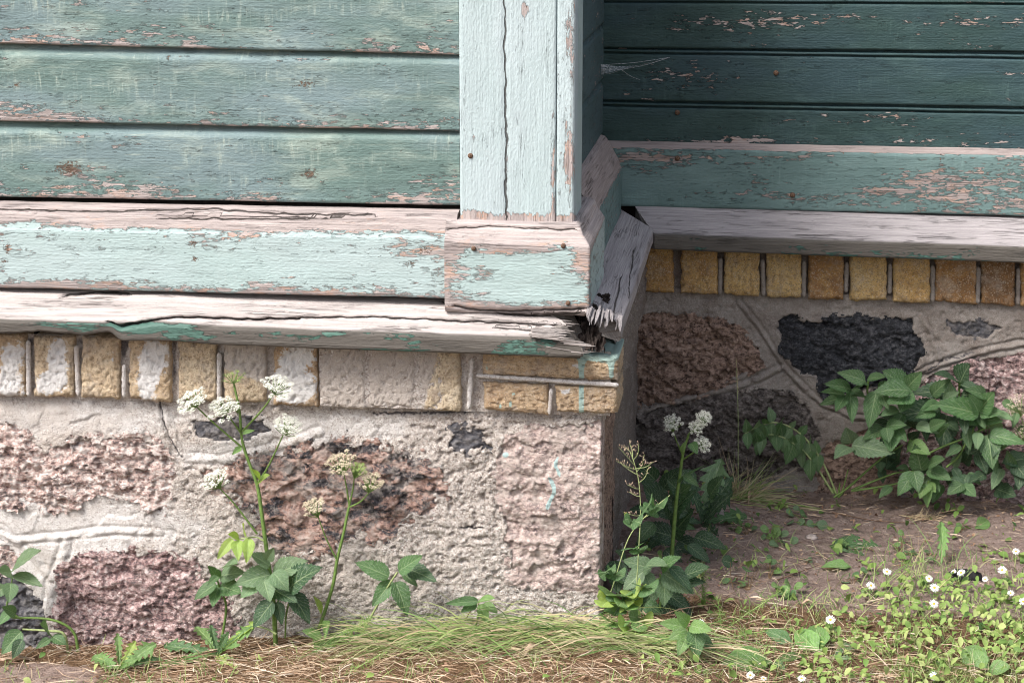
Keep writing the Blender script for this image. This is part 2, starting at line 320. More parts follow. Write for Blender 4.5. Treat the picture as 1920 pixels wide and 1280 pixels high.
# ------------------------------------------------------------------ board builders
def resample(prof, step):
    out = [np.array(prof[0], float)]
    for a, b in zip(prof[:-1], prof[1:]):
        a = np.array(a, float); b = np.array(b, float); n = max(1, int(round(np.linalg.norm(b - a) / step)))
        for k in range(1, n + 1): out.append(a + (b - a) * k / n)
    return np.array(out)
_SEED = [0]
def shell(name, Pg, U, V, mat, parent, wear, knots=(), cracks=(), cap=True, out=None, grime=None):
    """Pg (nu,nv,3) grid of points; U,V metre coordinates on it."""
    nu, nv = Pg.shape[:2]; _SEED[0] += 1; sd = _SEED[0]
    px, py = proj(Pg.reshape(-1, 3)); px = px.reshape(nu, nv); py = py.reshape(nu, nv)
    w = wear(px, py, U, V) if callable(wear) else np.full((nu, nv), float(wear))
    gr = np.broadcast_to(grime(px, py, U, V) if grime else 0.0, (nu, nv)).astype(float)
    kn = np.zeros((nu, nv))
    for (cx, cy, rx, ry, st) in knots:
        r = np.hypot((px - cx) / rx, (py - cy) / ry); kn = np.maximum(kn, st * np.exp(-r ** 2 * 1.2) )
    cs = np.full((nu, nv), 9.0); cm = np.zeros((nu, nv))
    if cracks and out is not None:
        best = np.full((nu, nv), 1e9)
        jx = px + 8 * (fbm(px / 30, py / 30, 3, 5) - .5); jy = py + 7 * (fbm(px / 26, py / 40, 4, 9) - .5)
        for (pts, wd, dp) in cracks:
            for (a, b) in zip(pts[:-1], pts[1:]):
                d = segd(jx, jy, a, b); sg = np.sign((b[0] - a[0]) * (jy - a[1]) - (b[1] - a[1]) * (jx - a[0])); sg[sg == 0] = 1
                ww = wd * (.35 + 1.1 * fbm(px / 40, py / 40, 3, 19)); r = d / ww; m = r < best
                best = np.where(m, r, best); cs = np.where(m, np.clip(sg * r, -9, 9), cs); cm = np.where(m, 1 - sstep(wd * 1.2 + 2, wd * 2 + 7, d), cm)
            k = np.exp(-(best / 1.6) ** 2) * cm; Pg = Pg - out * (dp * .5 * k)[..., None]
    uv = np.stack([U + sd * 3.71, V + sd * 1.37], -1).reshape(-1, 2)
    Vt = Pg.reshape(-1, 3); F = gridf(nu, nv); Fs = [F]
    if cap:
        n0 = len(Vt); Vt = np.concatenate([Vt, Pg[0], Pg[-1]]); uv = np.concatenate([uv, uv[:nv], uv[-nv:]])
        w = np.concatenate([w.ravel(), np.full(2 * nv, .8)]); kn = np.concatenate([kn.ravel(), np.zeros(2 * nv)]); gr = np.concatenate([gr.ravel(), np.full(2 * nv, .8)]); cs = np.concatenate([cs.ravel(), np.full(2 * nv, 9.)]); cm = np.concatenate([cm.ravel(), np.zeros(2 * nv)])
        Fs += [np.arange(n0, n0 + nv)[::-1][None, :], np.arange(n0 + nv, n0 + 2 * nv)[None, :]]
    me = mesh_np(name, Vt, Fs, True, uv, {'wear': w, 'knot': kn, 'crack': cs, 'crackmask': cm, 'grime': gr}, [mat])
    me.polygons.foreach_set('use_smooth', np.concatenate([np.ones(len(F), bool)] + [np.zeros(len(f), bool) for f in Fs[1:]]))
    return obj(name, me, parent)
def segd(x, y, a, b):
    ax, ay = a; bx, by = b; dx, dy = bx - ax, by - ay; L = dx * dx + dy * dy + 1e-9
    t = np.clip(((x - ax) * dx + (y - ay) * dy) / L, 0, 1); return np.hypot(x - ax - t * dx, y - ay - t * dy)
def sweep(name, path, prof, mat, parent, wear, su=.006, sv=.004, wave=.0012, knots=(), cracks=(), cap=True, endjag=None, grime=None):
    """prof [(outward, height)] swept along path [(x,y,z)], mitred; outward is to the right of the direction of travel."""
    path = [np.array(p, float) for p in path]; dirs = []
    for a, b in zip(path[:-1], path[1:]):
        d = (b - a)[:2]; dirs.append(d / np.linalg.norm(d))
    nrm = [np.array([d[1], -d[0]]) for d in dirs]
    offs = []
    for i in range(len(path)):
        if i == 0: offs.append(nrm[0])
        elif i == len(path) - 1: offs.append(nrm[-1])
        else:
            m = nrm[i - 1] + nrm[i]; m = m / np.linalg.norm(m); offs.append(m / max(.3, m @ nrm[i]))
    pr = resample(prof, sv); nv = len(pr)
    rows = []; us = []; outs = []; u0 = 0
    for i in range(len(path) - 1):
        L = np.linalg.norm(path[i + 1] - path[i]); n = max(2, int(L / su))
        for k in range(n + (i == len(path) - 2)):
            t = k / n; c = path[i] * (1 - t) + path[i + 1] * t; o = offs[i] * (1 - t) + offs[i + 1] * t
            P = np.zeros((nv, 3)); P[:, :2] = c[:2] + pr[:, :1] * o; P[:, 2] = c[2] + pr[:, 1]
            rows.append(P); us.append(u0 + L * t); outs.append(np.r_[o, 0])
        u0 += L
    Pg = np.array(rows); out = np.repeat(np.array(outs)[:, None, :], nv, 1)
    arc = np.r_[0, np.cumsum(np.linalg.norm(np.diff(pr, axis=0), axis=1))]
    U = np.repeat(np.array(us)[:, None], nv, 1); V = np.repeat(arc[None, :], len(us), 0)
    sd = _SEED[0] * 7.3
    Pg = Pg + out * (wave * 2 * (fbm(U * 6 + sd, V * 14, 3, 3) - .5))[..., None]
    Pg[..., 2] += wave * 1.6 * (fbm(U * 9 + sd, V * 3, 4, 8) - .5)
    if endjag is not None: Pg = endjag(Pg, U, V)
    return shell(name, Pg, U, V, mat, parent, wear, knots, cracks, cap, out=out, grime=grime)
def vsweep(name, line, z0, z1, mat, parent, wear, su=.006, sv=.004, knots=(), cracks=(), wave=.001, grime=None):
    """horizontal outline [(x,y)] swept upwards, grain vertical."""
    pr = resample(line, sv); nv = len(pr); n = int((z1 - z0) / su); zs = np.linspace(z0, z1, n + 1)
    Pg = np.zeros((n + 1, nv, 3)); Pg[..., 0] = pr[None, :, 0]; Pg[..., 1] = pr[None, :, 1]; Pg[..., 2] = zs[:, None]
    arc = np.r_[0, np.cumsum(np.linalg.norm(np.diff(pr, axis=0), axis=1))]
    U = np.repeat(zs[:, None], nv, 1); V = np.repeat(arc[None, :], n + 1, 0)
    out = np.zeros_like(Pg); out[..., 1] = -1
    Pg[..., 1] += wave * 2 * (fbm(U * 5 + 3, V * 12, 3, 21) - .5); Pg[..., 0] += wave * 2 * (fbm(U * 9 + 31, V * 2, 4, 22) - .5)
    return shell(name, Pg[::-1, ::1], U[::-1], V, mat, parent, wear, knots, cracks, True, out=out)
def ell(px, py, cx, cy, rx, ry, s): return s * np.exp(-((px - cx) / rx) ** 2 - ((py - cy) / ry) ** 2)
def nail(x, y, Y, parent, r=.005, name='nail'):
    p = at(x, y, Y); n = 10; a = np.arange(n) / n * 2 * math.pi
    V = [[p[0], p[1] - .0035, p[2]]]
    for rr, dy in ((r * .7, -.003), (r, -.0012), (r, .004)): V += [[p[0] + rr * math.cos(t), p[1] + dy, p[2] + rr * math.sin(t)] for t in a]
    F3 = np.array([[0, 1 + i, 1 + (i + 1) % n] for i in range(n)]); F4 = np.array([[1 + k * n + i, 1 + (k + 1) * n + i, 1 + (k + 1) * n + (i + 1) % n, 1 + k * n + (i + 1) % n] for k in range(2) for i in range(n)])
    return obj(name, mesh_np(name, V, [F3, F4], True, mats=[M['rust']]), parent)

# ================================================================== timber: front of the bay
YP = .032                                     # plank faces of the bay
XL = -2.1                                     # how far the bay is built to the left
def lz(xa, ya, xb, yb, Y):                    # straight line through two photo points on plane Y -> z at x
    a, b = at(xa, ya, Y), at(xb, yb, Y); k = (b[2] - a[2]) / (b[0] - a[0]); return lambda x: a[2] + k * (x - a[0])
wall_f = thing('timber_wall', 'pale weathered green plank wall of the projecting bay, left of the mint corner post', 'wall', (-.7, YP, .62), None)
LIN = [(83, 104), (228, 247), (370, 386)]
seams = [lz(0, a, 860, b, YP - .012) for a, b in LIN]
seams = [lambda x, k=k, f=seams[0]: f(x) + .150 * k for k in (3, 2, 1)] + seams
def plank_wear(px, py, U, V, vb=0.0):
    edge = np.exp(-np.maximum(V - .018, 0) / .020)
    return .175 + .08 * (1 - sstep(.05, .09, V)) + .42 * edge * sstep(.38, .58, fbm(U * 4 + vb, V * 2, 3, 41)) + .12 * sstep(.5, .7, fbm(U * 3 + vb, V * 16, 3, 47)) + vb * 0
KN_F = [(130, 316, 34, 17, 1.0), (32, 160, 13, 9, .8), (572, 158, 26, 12, .75), (580, 326, 20, 14, .9), (145, 5, 8, 8, .7), (752, 283, 9, 5, .7), (315, 108, 4, 7, 1.)]
for k in range(len(seams) - 1):
    zt, zb = seams[k], seams[k + 1]; x1 = at(863, 200, YP)[0]; h = zt(-.6) - zb(-.6)
    prof = [(-.014, .004), (.010, .001), (.0125, .004), (.012, .012), (.0115, h - .020), (.0095, h - .015), (-.004, h - .004), (-.008, h + .006)]
    def wf(px, py, U, V, k=k):
        w = plank_wear(px, py, U, V, k * 3.3)
        if k == 3: w += ell(px, py, 60, 75, 200, 10, .35) + ell(px, py, 560, 72, 160, 12, .26) + ell(px, py, 800, 88, 120, 12, .3)
        if k == 4: w += ell(px, py, 250, 205, 160, 9, .16) + ell(px, py, 700, 203, 60, 8, .25) + ell(px, py, 450, 215, 200, 8, .2) + ell(px, py, 60, 222, 60, 5, .3) + ell(px, py, 760, 222, 90, 9, .16)
        if k == 5: w += ell(px, py, 320, 360, 120, 12, .30) + ell(px, py, 480, 355, 90, 16, .34) + ell(px, py, 750, 352, 80, 16, .36) + ell(px, py, 650, 345, 90, 10, .22)
        return w
    sweep('plank', [(XL, YP, zb(XL)), (x1, YP, zb(x1))], prof, M['green'], wall_f, wf, wave=.0016, knots=KN_F)
zsk = lz(0, 372, 860, 390, YP - .005); zsb = lz(0, 543, 830, 563, -.02)
x1 = at(861, 400, .02)[0]
h = zsk(-.6) - zsb(-.6)
def wskirt(px, py, U, V):
    d = V                                                       # from the bottom
    top = sstep(h - .006, h + .012, V + .02 * (fbm(U * 6, V * 20, 3, 77) - .5))
    w = .25 + .55 * top + .22 * np.exp(-np.maximum(V - .052, 0) / .010) + .18 * sstep(.5, .7, fbm(U * 3.2, V * 14, 3, 71))
    w += ell(px, py, 830, 470, 30, 60, .14) + ell(px, py, 480, 425, 120, 16, .2) + ell(px, py, 180, 425, 90, 8, .16)
    w -= ell(px, py, 560, 495, 180, 30, .12) + ell(px, py, 250, 500, 170, 26, .1)
    return w
prof = [(-.03, .0), (.0, .0), (.014, .003), (.016, .010), (.016, h - .052), (.0135, h - .046), (.0125, h - .040), (.006, h - .016), (.001, h - .008), (-.028, h - .003)]
skirt = sweep('skirting_board', [(XL, 0, zsb(XL)), (x1, 0, zsb(x1))], prof, M['mint'], wall_f, wskirt, wave=.0016,
      knots=[(362, 457, 9, 9, .95), (366, 486, 9, 8, .9), (14, 466, 9, 14, .95), (8, 490, 10, 7, .8), (770, 495, 11, 9, .9), (795, 470, 20, 9, .8)],
      cracks=[([(-50, 392), (180, 398), (400, 392), (520, 402), (700, 404)], 2.2, .004), ([(300, 410), (500, 412), (640, 409)], 1.8, .003)])
# sloping sill board
zs_b = lz(0, 552, 830, 574, -.012); zs_f = lz(0, 598, 1060, 640, -.060); zs_u = lz(240, 641, 1095, 671, -.060)
x2 = at(1092, 640, -.05)[0]
hf = zs_f(-.5) - zs_u(-.5); hb = zs_b(-.5) - zs_f(-.5)
def sill_jag(Pg, U, V):
    nu, nv = Pg.shape[:2]; L = U.max(); arc = V / V.max()
    back = np.clip((Pg[..., 1] + .06) / .05, 0, 1)                                  # 0 at the front edge, 1 at the back
    top = sstep(-.002, .004, Pg[..., 2] - (Pg[..., 2].min(1, keepdims=True) + hf * .80))
    q = np.floor(V * 330 + 1.5 * fbm(V * 90, U * 0, 2, 6)); sp = _hash(q.astype(np.int64), q.astype(np.int64) * 3, 5); sq = np.floor(V * 105 + 1.2 * fbm(V * 60, U * 0, 2, 61)).astype(np.int64); cut = top * (.040 + .010 * back) + .034 * top * (_hash(sq, sq * 5, 9) - .5) + (.024 * (sp - .5) + .02 * (fbm(V * 120, U * 3, 3, 5) - .5)) * (.25 + .75 * top)
    s = sstep(L - .20, L, U); Pg = Pg.copy(); Pg[..., 0] -= s * np.maximum(cut, -.01)
    Pg[..., 2] += s * .004 * (fbm(U * 10, V * 180, 3, 8) - .5) * 2
    px, py = proj(Pg.reshape(-1, 3)); px = px.reshape(nu, nv)
    brk = (1 - sstep(205, 232, px)) * (sstep(-20, 60, px) * .5 + .5)
    low = 1 - sstep(0, hf, Pg[..., 2] - zs_u(0) * 0 - (zs_f(Pg[..., 0]) - hf))
    Pg[..., 2] += brk * low * (.011 + .016 * (fbm(U * 18, V * 0, 4, 3) - .4))
    swell = np.exp(-((px - 300) / 90) ** 2); Pg[..., 2] += .004 * swell
    return Pg
def wsill(px, py, U, V):
    face = (1 - sstep(hf + .086, hf + .096, V)) * sstep(.07, .08, V)
    g = sstep(.46, .64, fbm(U * 6, V * 30, 4, 91))
    return 1.0 - face * (.44 * g + .17 + ell(px, py, 300, 630, 90, 30, .2))
prof = [(-.02, hf * .6), (.0, 0.0), (.058, 0.0), (.0605, .004), (.0600, hf - .004), (.057, hf), (.012, hf + hb), (-.03, hf + hb + .006)]
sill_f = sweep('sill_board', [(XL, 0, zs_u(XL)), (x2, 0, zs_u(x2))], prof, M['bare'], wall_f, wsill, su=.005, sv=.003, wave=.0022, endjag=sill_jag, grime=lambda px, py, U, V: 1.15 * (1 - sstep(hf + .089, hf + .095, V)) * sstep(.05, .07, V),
      cracks=[([(205, 606), (222, 613), (250, 610), (300, 600), (350, 597), (450, 601), (560, 600)], 2.3, .007), ([(120, 556), (190, 549), (240, 553)], 3, .006),
              ([(560, 598), (700, 596), (900, 606), (1050, 612)], 2.0, .004), ([(880, 578), (960, 590), (1060, 596)], 3, .006), ([(830, 567), (900, 584), (1000, 588)], 2.5, .005), ([(930, 615), (1070, 628)], 2, .005)])

# ------------------------------------------------------------------ corner post with its base block
post = thing('corner_post', 'pale mint painted square corner post with cracked paint on a peeling base block', 'post', (-.19, .0, .60))
xa, xj, xb = at(862, 300, 0)[0], at(1042, 300, 0)[0], at(1077, 300, 0)[0]
zpb = at(960, 416, 0)[2]; ZT = 1.62
def wpost(px, py, U, V):
    w = .10 + .10 * sstep(.55, .75, fbm(U * 3, V * 20, 3, 61))
    w += .62 * sstep(392, 412, py + 12 * (fbm(px / 20, py / 60, 3, 4) - .5) + ell(px, py, 890, 400, 22, 30, 14))
    w += ell(px, py, 949, 320, 4, 110, .33) + ell(px, py, 985, 15, 9, 16, .5) + ell(px, py, 945, 60, 4, 120, .2)
    w += ell(px, py, 1036, 330, 7, 120, .30) + ell(px, py, 868, 200, 5, 200, .16)
    return w
def wstrip(px, py, U, V):
    return .19 + ell(px, py, 1068, 300, 9, 55, .55) + ell(px, py, 1070, 90, 7, 70, .30) + .55 * sstep(395, 412, py) + ell(px, py, 1047, 230, 4, 150, .22) + .1 * sstep(.5, .7, fbm(U * 4, V * 30, 3, 65))
D = [(945, 0), (946, 60), (947, 120), (948, 200), (950, 260), (949, 300), (948, 350), (949, 412)]
post_b = vsweep('post_board', [(xa, .05), (xa, .003), (xa + .003, .0), (xj - .0015, .0), (xj, .002), (xj, .05)], zpb - .004, ZT, M['post'], post, wpost, cracks=[(D, 2.6, .004)], knots=[(985, 12, 7, 14, .5), (952, 272, 6, 6, .6)])
strip = vsweep('post_edge_strip', [(xj + .001, .05), (xj + .001, .004), (xj + .003, .002), (xb - .004, .001), (xb, .005), (xb, .05)], zpb - .004, ZT, M['post'], post, wstrip)
ys = atX(1094, 200, xb)[1]
side_b = vsweep('post_side_board', [(xb - .012, .0515), (xb - .003, .0515), (xb - .002, .054), (xb - .002, ys - .003), (xb - .005, ys), (xb - .04, ys)], zpb - .02, ZT, M['mint'], post, lambda px, py, U, V: .16 + .1 * fbm(U * 5, V * 10, 3, 3))
nail(882, 292, 0, post, .005)
# base block, mitred round the corner
xbr = at(1104, 500, -.03)[0]; xbl = at(834, 500, -.03)[0]
zbt, zbb = at(960, 413, 0)[2], at(960, 592, -.035)[2]; hb2 = zbt - zbb
ye = atX(1131, 480, xbr)[1]
def wblock(px, py, U, V):
    w = .78 + .16 * (fbm(U * 10, V * 30, 4, 33) - .5)
    w -= ell(px, py, 985, 538, 105, 32, .85) + ell(px, py, 975, 490, 95, 18, .70) + ell(px, py, 870, 540, 40, 34, .2) + ell(px, py, 1060, 470, 26, 18, .36) + ell(px, py, 885, 468, 25, 14, .3) + ell(px, py, 1075, 540, 34, 34, .26) + ell(px, py, 880, 490, 22, 16, .22)
    w += .5 * (1 - sstep(432, 446, py)) + .5 * sstep(574, 584, py)
    side = sstep(1104, 1110, px); w = w * (1 - side) + side * (.30 + .5 * (1 - sstep(455, 475, py + (px - 1110) * 2.4)))
    return w
prof = [(-.035, .0), (.0, .0), (.021, .002), (.029, .010), (.030, .018), (.030, hb2 - .040), (.024, hb2 - .030), (.017, hb2 - .022), (.010, hb2 - .006), (.004, hb2 - .001), (-.035, hb2)]
block = sweep('base_block', [(xbl, -.005, zbb), (xbr - .028, -.005, zbb), (xbr - .028, ye, zbb)], prof, M['mint'], post, wblock, su=.004, sv=.003, wave=.002,
      cracks=[([(850, 574), (900, 583), (1000, 583), (1100, 580)], 2.4, .006), ([(838, 430), (920, 425), (1080, 432)], 1.6, .003), ([(1000, 590), (1090, 588)], 2.5, .006)])
for p in ((888, 466), (1056, 461), (1065, 568)): nail(*p, -.036, post, .0045)

# ------------------------------------------------------------------ side of the bay and the recessed wall
YR = 1.0
XS = at(1130, 150, YR)[0]
wall_s = thing('timber_wall', 'narrow shaded plank side of the bay, seen edge-on behind the mint post', 'wall', (XS, .6, .7))
def zx(x, y): return atX(x, y, XS)[2]
zs_side = [zx(1096, 297), zx(1096, 185), zx(1096, 58)]
pit = .125
sl = []
z = zx(1110, 280)
for k in range(8):
    h = .1265
    prof = [(-.01, .003), (.0, .001), (.0015, .004), (.001, h - .016), (-.006, h - .004), (-.008, h + .004)]
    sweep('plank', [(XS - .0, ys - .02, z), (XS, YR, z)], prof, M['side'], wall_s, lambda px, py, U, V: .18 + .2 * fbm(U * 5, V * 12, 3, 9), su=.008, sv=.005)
    z += h
zm0 = zx(1110, 280) + .004
xsk = XS + .048
zsk_b = zbb + .004
hs = zm0 - zsk_b
prof = [(-.04, .0), (.0, .0), (.002, .004), (.002, hs - .075), (-.003, hs - .068), (-.006, hs - .055), (-.030, hs - .012), (-.036, hs - .004), (-.048, hs)]
sweep('skirting_board', [(xsk, ye + .004, zsk_b), (xsk, YR - .045, zsk_b)], prof, M['teal'], wall_s,
      lambda px, py, U, V: .22 + .75 * sstep(hs + .04 - .078, hs + .04 - .062, V) + .16 * fbm(U * 5, V * 14, 3, 19), su=.006, sv=.004, wave=.002)
# side sill board: slopes outwards, broken at its near end, mitred at the far one
xso = .006; ysn = atX(1160, 632, xso)[1]; zso = at(1160, 632, ysn)[2]
zso = atX(1225, 430, xso)[2]
w_s = .085; rise = .030; th = .034
def side_jag(Pg, U, V):
    Pg = Pg.copy(); L = U.max()
    inner = np.clip((xso - Pg[..., 0]) / w_s, 0, 1)
    near = 1 - sstep(0, .16, U)
    Pg[..., 1] += near * (.035 + .13 * inner ** 1.3 + .035 * (ridged(V * 90, U * 2, 3, 4) - .5) + .015 * (vnoise(V * 400, U, 2) - .5))
    far = sstep(L - .12, L, U); Pg[..., 1] += far * .085 * inner
    return Pg
prof = [(-w_s - .02, -.0), (-.004, -.0), (.0, .004), (.0, th - .003), (-.003, th), (-w_s, th + rise), (-w_s - .02, th + rise)]
sweep('sill_board', [(xso, ysn, zso - th), (xso, .905, zso - th)], prof, M['barefar'], wall_s, lambda px, py, U, V: np.full_like(U, 1.0), su=.006, sv=.003, wave=.0016, endjag=side_jag,
      cracks=[([(1190, 470), (1180, 560)], 1.6, .003), ([(1165, 520), (1150, 600)], 2, .004)])
# rotten heart of the broken joint
g1, g2 = np.meshgrid(np.linspace(0, 1, 60), np.linspace(0, 1, 44), indexing='ij')
c00, c10 = at(1062, 612, -.008), at(1134, 618, -.012)
Pg = np.zeros((60, 44, 3)); lump = fbm(g1 * 9, g2 * 7, 4, 12); fib = ridged(g1 * 26, g2 * 4, 3, 15)
Pg[..., 0] = c00[0] + (c10[0] - c00[0]) * g1 + .012 * (fbm(g1 * 6, g2 * 9, 3, 3) - .5)
Pg[..., 1] = -.012 + .13 * g2 - .025 * lump + .018 * fib * (1 - g2)
Pg[..., 2] = c00[2] - .004 + .052 * g2 ** .7 + .026 * (lump - .5) + .012 * fib - .03 * (1 - g2) ** 3
Pg[..., 2] -= .020; Vt = Pg.reshape(-1, 3)
obj('rotten_wood', mesh_np('rotten_wood', Vt, gridf(60, 44), True, mats=[M['rot']]), wall_s)

def splinters(name, base, N, spread, d, Lr, mat, par, seed):
    r = random.Random(seed); V = []; F = []; U_ = []; d = np.array(d, float); sx = np.cross(d, [0, 0, 1.]); sx /= np.linalg.norm(sx); sz = np.cross(sx, d)
    for k in range(N):
        b = np.array(base) + sum(np.array(v) * r.uniform(-1, 1) for v in spread); L = r.uniform(*Lr); w, h = r.uniform(.0012, .004), r.uniform(.0008, .0026); e = d + sx * r.uniform(-.06, .06) + sz * r.uniform(-.05, .08); i = len(V)
        for t, q in ((-.02, 1), (L * .55, .75), (L, .12)):
            c = b + e * t
            for a_, b_ in ((-1, -1), (1, -1), (1, 1), (-1, 1)): V.append(c + sx * w * q * a_ + sz * h * q * b_); U_.append((t + k * .31, a_ * w * 2 + b_ * h + k * .017))
        for s_ in (0, 4): F += [[i + s_ + m, i + s_ + (m + 1) % 4, i + s_ + 4 + (m + 1) % 4, i + s_ + 4 + m] for m in range(4)]
        F.append([i + 8, i + 9, i + 10, i + 11])
    obj(name, mesh_np(name, V, np.array(F), False, U_, {'wear': 1., 'knot': 0., 'crack': 9., 'crackmask': 0., 'grime': .25}, [mat]), par)
cs0 = at(1026, 617, -.042); splinters('splinter', cs0, 34, ((.014, 0, 0), (.0, .026, .010), (0, 0, .004)), (1, -.02, -.05), (.012, .050), M['bare'], wall_f, 3)
splinters('splinter', at(1064, 648, -.056), 16, ((.02, 0, 0), (0, .004, 0), (0, 0, .010)), (1, -.02, -.10), (.01, .04), M['bare'], wall_f, 5)
splinters('splinter', (xso - .030, ysn + .045, zso + .012), 40, ((.032, 0, -.011), (.0, .02, 0), (0, 0, .006)), (.04, -1, -.12), (.02, .06), M['barefar'], wall_s, 7)
wall_r = thing('timber_wall', 'dark teal plank wall set back in the shade, right of the corner post', 'wall', (.5, YR, .75))
XR = 1.9
def wdark(k):
    def f(px, py, U, V):
        w = .17 + .12 * sstep(.5, .7, fbm(U * 4 + k, V * 14, 3, 51))
        if k == 0: w += ell(px, py, 1320, 45, 120, 20, .22) + ell(px, py, 1560, 35, 140, 16, .18) + ell(px, py, 1850, 40, 120, 16, .2)
        if k == 1: w += ell(px, py, 1340, 140, 110, 34, .16) - ell(px, py, 1700, 150, 200, 40, .12)
        if k == 2: w += ell(px, py, 1400, 265, 260, 8, .25) + ell(px, py, 1600, 225, 130, 18, .16)
        return w
    return f
lr = [lz(1135, -8, 1920, -3, YR), lz(1135, 90, 1920, 97, YR), lz(1135, 188, 1920, 201, YR), lz(1150, 266, 1900, 282, YR)]
lr = [lambda x, k=k, f=lr[0]: f(x) + .127 * k for k in (2, 1)] + lr
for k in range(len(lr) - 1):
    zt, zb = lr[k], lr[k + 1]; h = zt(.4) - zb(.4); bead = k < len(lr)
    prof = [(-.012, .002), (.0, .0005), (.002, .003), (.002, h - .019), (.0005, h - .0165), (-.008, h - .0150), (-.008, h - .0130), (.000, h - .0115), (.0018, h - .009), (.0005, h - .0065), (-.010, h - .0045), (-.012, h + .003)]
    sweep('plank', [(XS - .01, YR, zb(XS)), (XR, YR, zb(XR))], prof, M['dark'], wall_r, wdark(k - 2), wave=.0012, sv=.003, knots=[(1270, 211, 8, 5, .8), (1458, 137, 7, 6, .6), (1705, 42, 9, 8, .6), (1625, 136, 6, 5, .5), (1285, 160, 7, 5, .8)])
zt, zb = lz(1150, 262, 1900, 280, YR - .005), lz(1170, 387, 1920, 405, YR - .03); h = zt(.4) - zb(.4)
def wrsk(px, py, U, V):
    w = .20 + .7 * sstep(h + .034, h + .042, V) + .14 * sstep(.45, .7, fbm(U * 4, V * 14, 3, 81))
    return w + ell(px, py, 1190, 290, 130, 24, .26) + ell(px, py, 1480, 290, 60, 10, .2) + .17 * sstep(1500, 1850, px) * sstep(300, 340, py) + ell(px, py, 1850, 310, 160, 60, .08) + ell(px, py, 1560, 375, 160, 18, .14)
prof = [(-.02, .0), (.0, .0), (.028, .0), (.030, .004), (.030, h - .018), (.028, h - .013), (.014, h - .006), (.0, h)]
sweep('skirting_board', [(XS + .0, YR, zb(XS)), (XR, YR, zb(XR))], prof, M['teal'], wall_r, wrsk, wave=.0016,
      knots=[(1270, 297, 8, 7, .95), (1486, 365, 7, 6, .9), (1765, 300, 6, 22, .7), (1752, 332, 8, 6, .6), (1396, 290, 10, 10, .5), (1580, 285, 10, 10, .5)])
zrb, zrf, zru = lz(1190, 390, 1920, 407, YR - .03), lz(1280, 441, 1920, 464, YR - .10), lz(1280, 470, 1920, 493, YR - .10)
hf2 = zrf(.4) - zru(.4); hb3 = zrb(.4) - zrf(.4); x0 = at(1190, 395, YR - .04)[0]
def rs_jag(Pg, U, V):
    Pg = Pg.copy(); fr = np.clip((YR - .03 - Pg[..., 1]) / .07, 0, 1); Pg[..., 0] += (1 - sstep(0, .2, U)) * (.052 * fr + .006 * (vnoise(V * 300, U, 3) - .5)); return Pg
prof = [(.02, .004), (.09, 0.), (.0995, 0.), (.1005, .004), (.100, hf2 - .003), (.097, hf2), (.028, hf2 + hb3), (.0, hf2 + hb3 + .004)]
sweep('sill_board', [(x0, YR, zru(x0)), (XR, YR, zru(XR))], prof, M['barefar'], wall_r,
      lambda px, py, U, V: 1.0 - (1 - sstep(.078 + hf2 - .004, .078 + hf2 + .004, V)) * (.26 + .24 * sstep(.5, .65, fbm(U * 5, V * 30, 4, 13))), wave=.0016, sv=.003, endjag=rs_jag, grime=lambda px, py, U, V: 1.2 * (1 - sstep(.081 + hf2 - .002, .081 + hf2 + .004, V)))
for p, Y in (((1270, 297), YR - .031), ((1486, 366), YR - .031), ((1455, 137), YR - .003), ((1270, 211), YR - .003)): nail(*p, Y, wall_r, .006)
for (nm, a, b, c, d) in (('wall_backing', (XL, YP + .02, -.1), (XS - .03, YP + .02, -.1), 1.7, wall_f), ('wall_backing', (XS - .025, YP + .02, -.1), (XS - .025, YR + .03, -.1), 1.7, wall_s), ('wall_backing', (XS - .025, YR + .02, -.1), (XR, YR + .02, -.1), 1.7, wall_r)):
    a = np.array(a); b = np.array(b); n = np.array([(b - a)[1], -(b - a)[0], 0]); n = n / np.linalg.norm(n) * .012; up = np.array([0, 0, c])
    Vt = np.array([a, b, b + up, a + up, a - n, b - n, b + up - n, a + up - n])
    obj(nm, mesh_np(nm, Vt, np.array([[0, 1, 2, 3], [5, 4, 7, 6], [4, 0, 3, 7], [1, 5, 6, 2], [3, 2, 6, 7], [4, 5, 1, 0]]), False, mats=[M['backing']]), d)
# ================================================================== masonry
def inside(px, py, poly):
    n = len(poly); c = np.zeros(px.shape, bool); d = np.full(px.shape, 1e9)
    for i in range(n):
        (x1, y1), (x2, y2) = poly[i], poly[(i + 1) % n]
        d = np.minimum(d, segd(px, py, (x1, y1), (x2, y2)))
        m = (y1 > py) != (y2 > py)
        c ^= m & (px < (x2 - x1) * (py - y1) / (y2 - y1 + 1e-12) + x1)
    return np.where(c, d, -d)
def rockface(x, z, px, py, amp, s, slant=.4):
    a = ridged(x * 16 + z * slant * 16, z * 26, 5, s); b = fbm(x * 7, z * 9, 3, s + 3); c = ridged(x * 55 + z * 20, z * 75, 3, s + 9); d = fbm(x * 150, z * 170, 3, s + 12, .6)
    q = worley(x * 22 + .5 * b, z * 30, s + 5)[2]
    wx = .35 * (fbm(x * 30, z * 30, 3, s + 15) - .5) + slant * z; wz = .35 * (fbm(x * 30, z * 30, 3, s + 16) - .5)
    f1 = facet(x * 17 + wx * 4, z * 26 + wz * 4, s + 20); f2 = facet(x * 48 + wx * 6, z * 70 + wz * 6, s + 22)
    return amp * (.75 * (a - .6) + .8 * (b - .5) + .55 * (c - .6) + .45 * (d - .5) + .95 * f1 + .40 * f2)
def polyd(px, py, pts):
    d = np.full(px.shape, 1e9)
    for a, b in zip(pts[:-1], pts[1:]): d = np.minimum(d, segd(px, py, a, b))
    return d
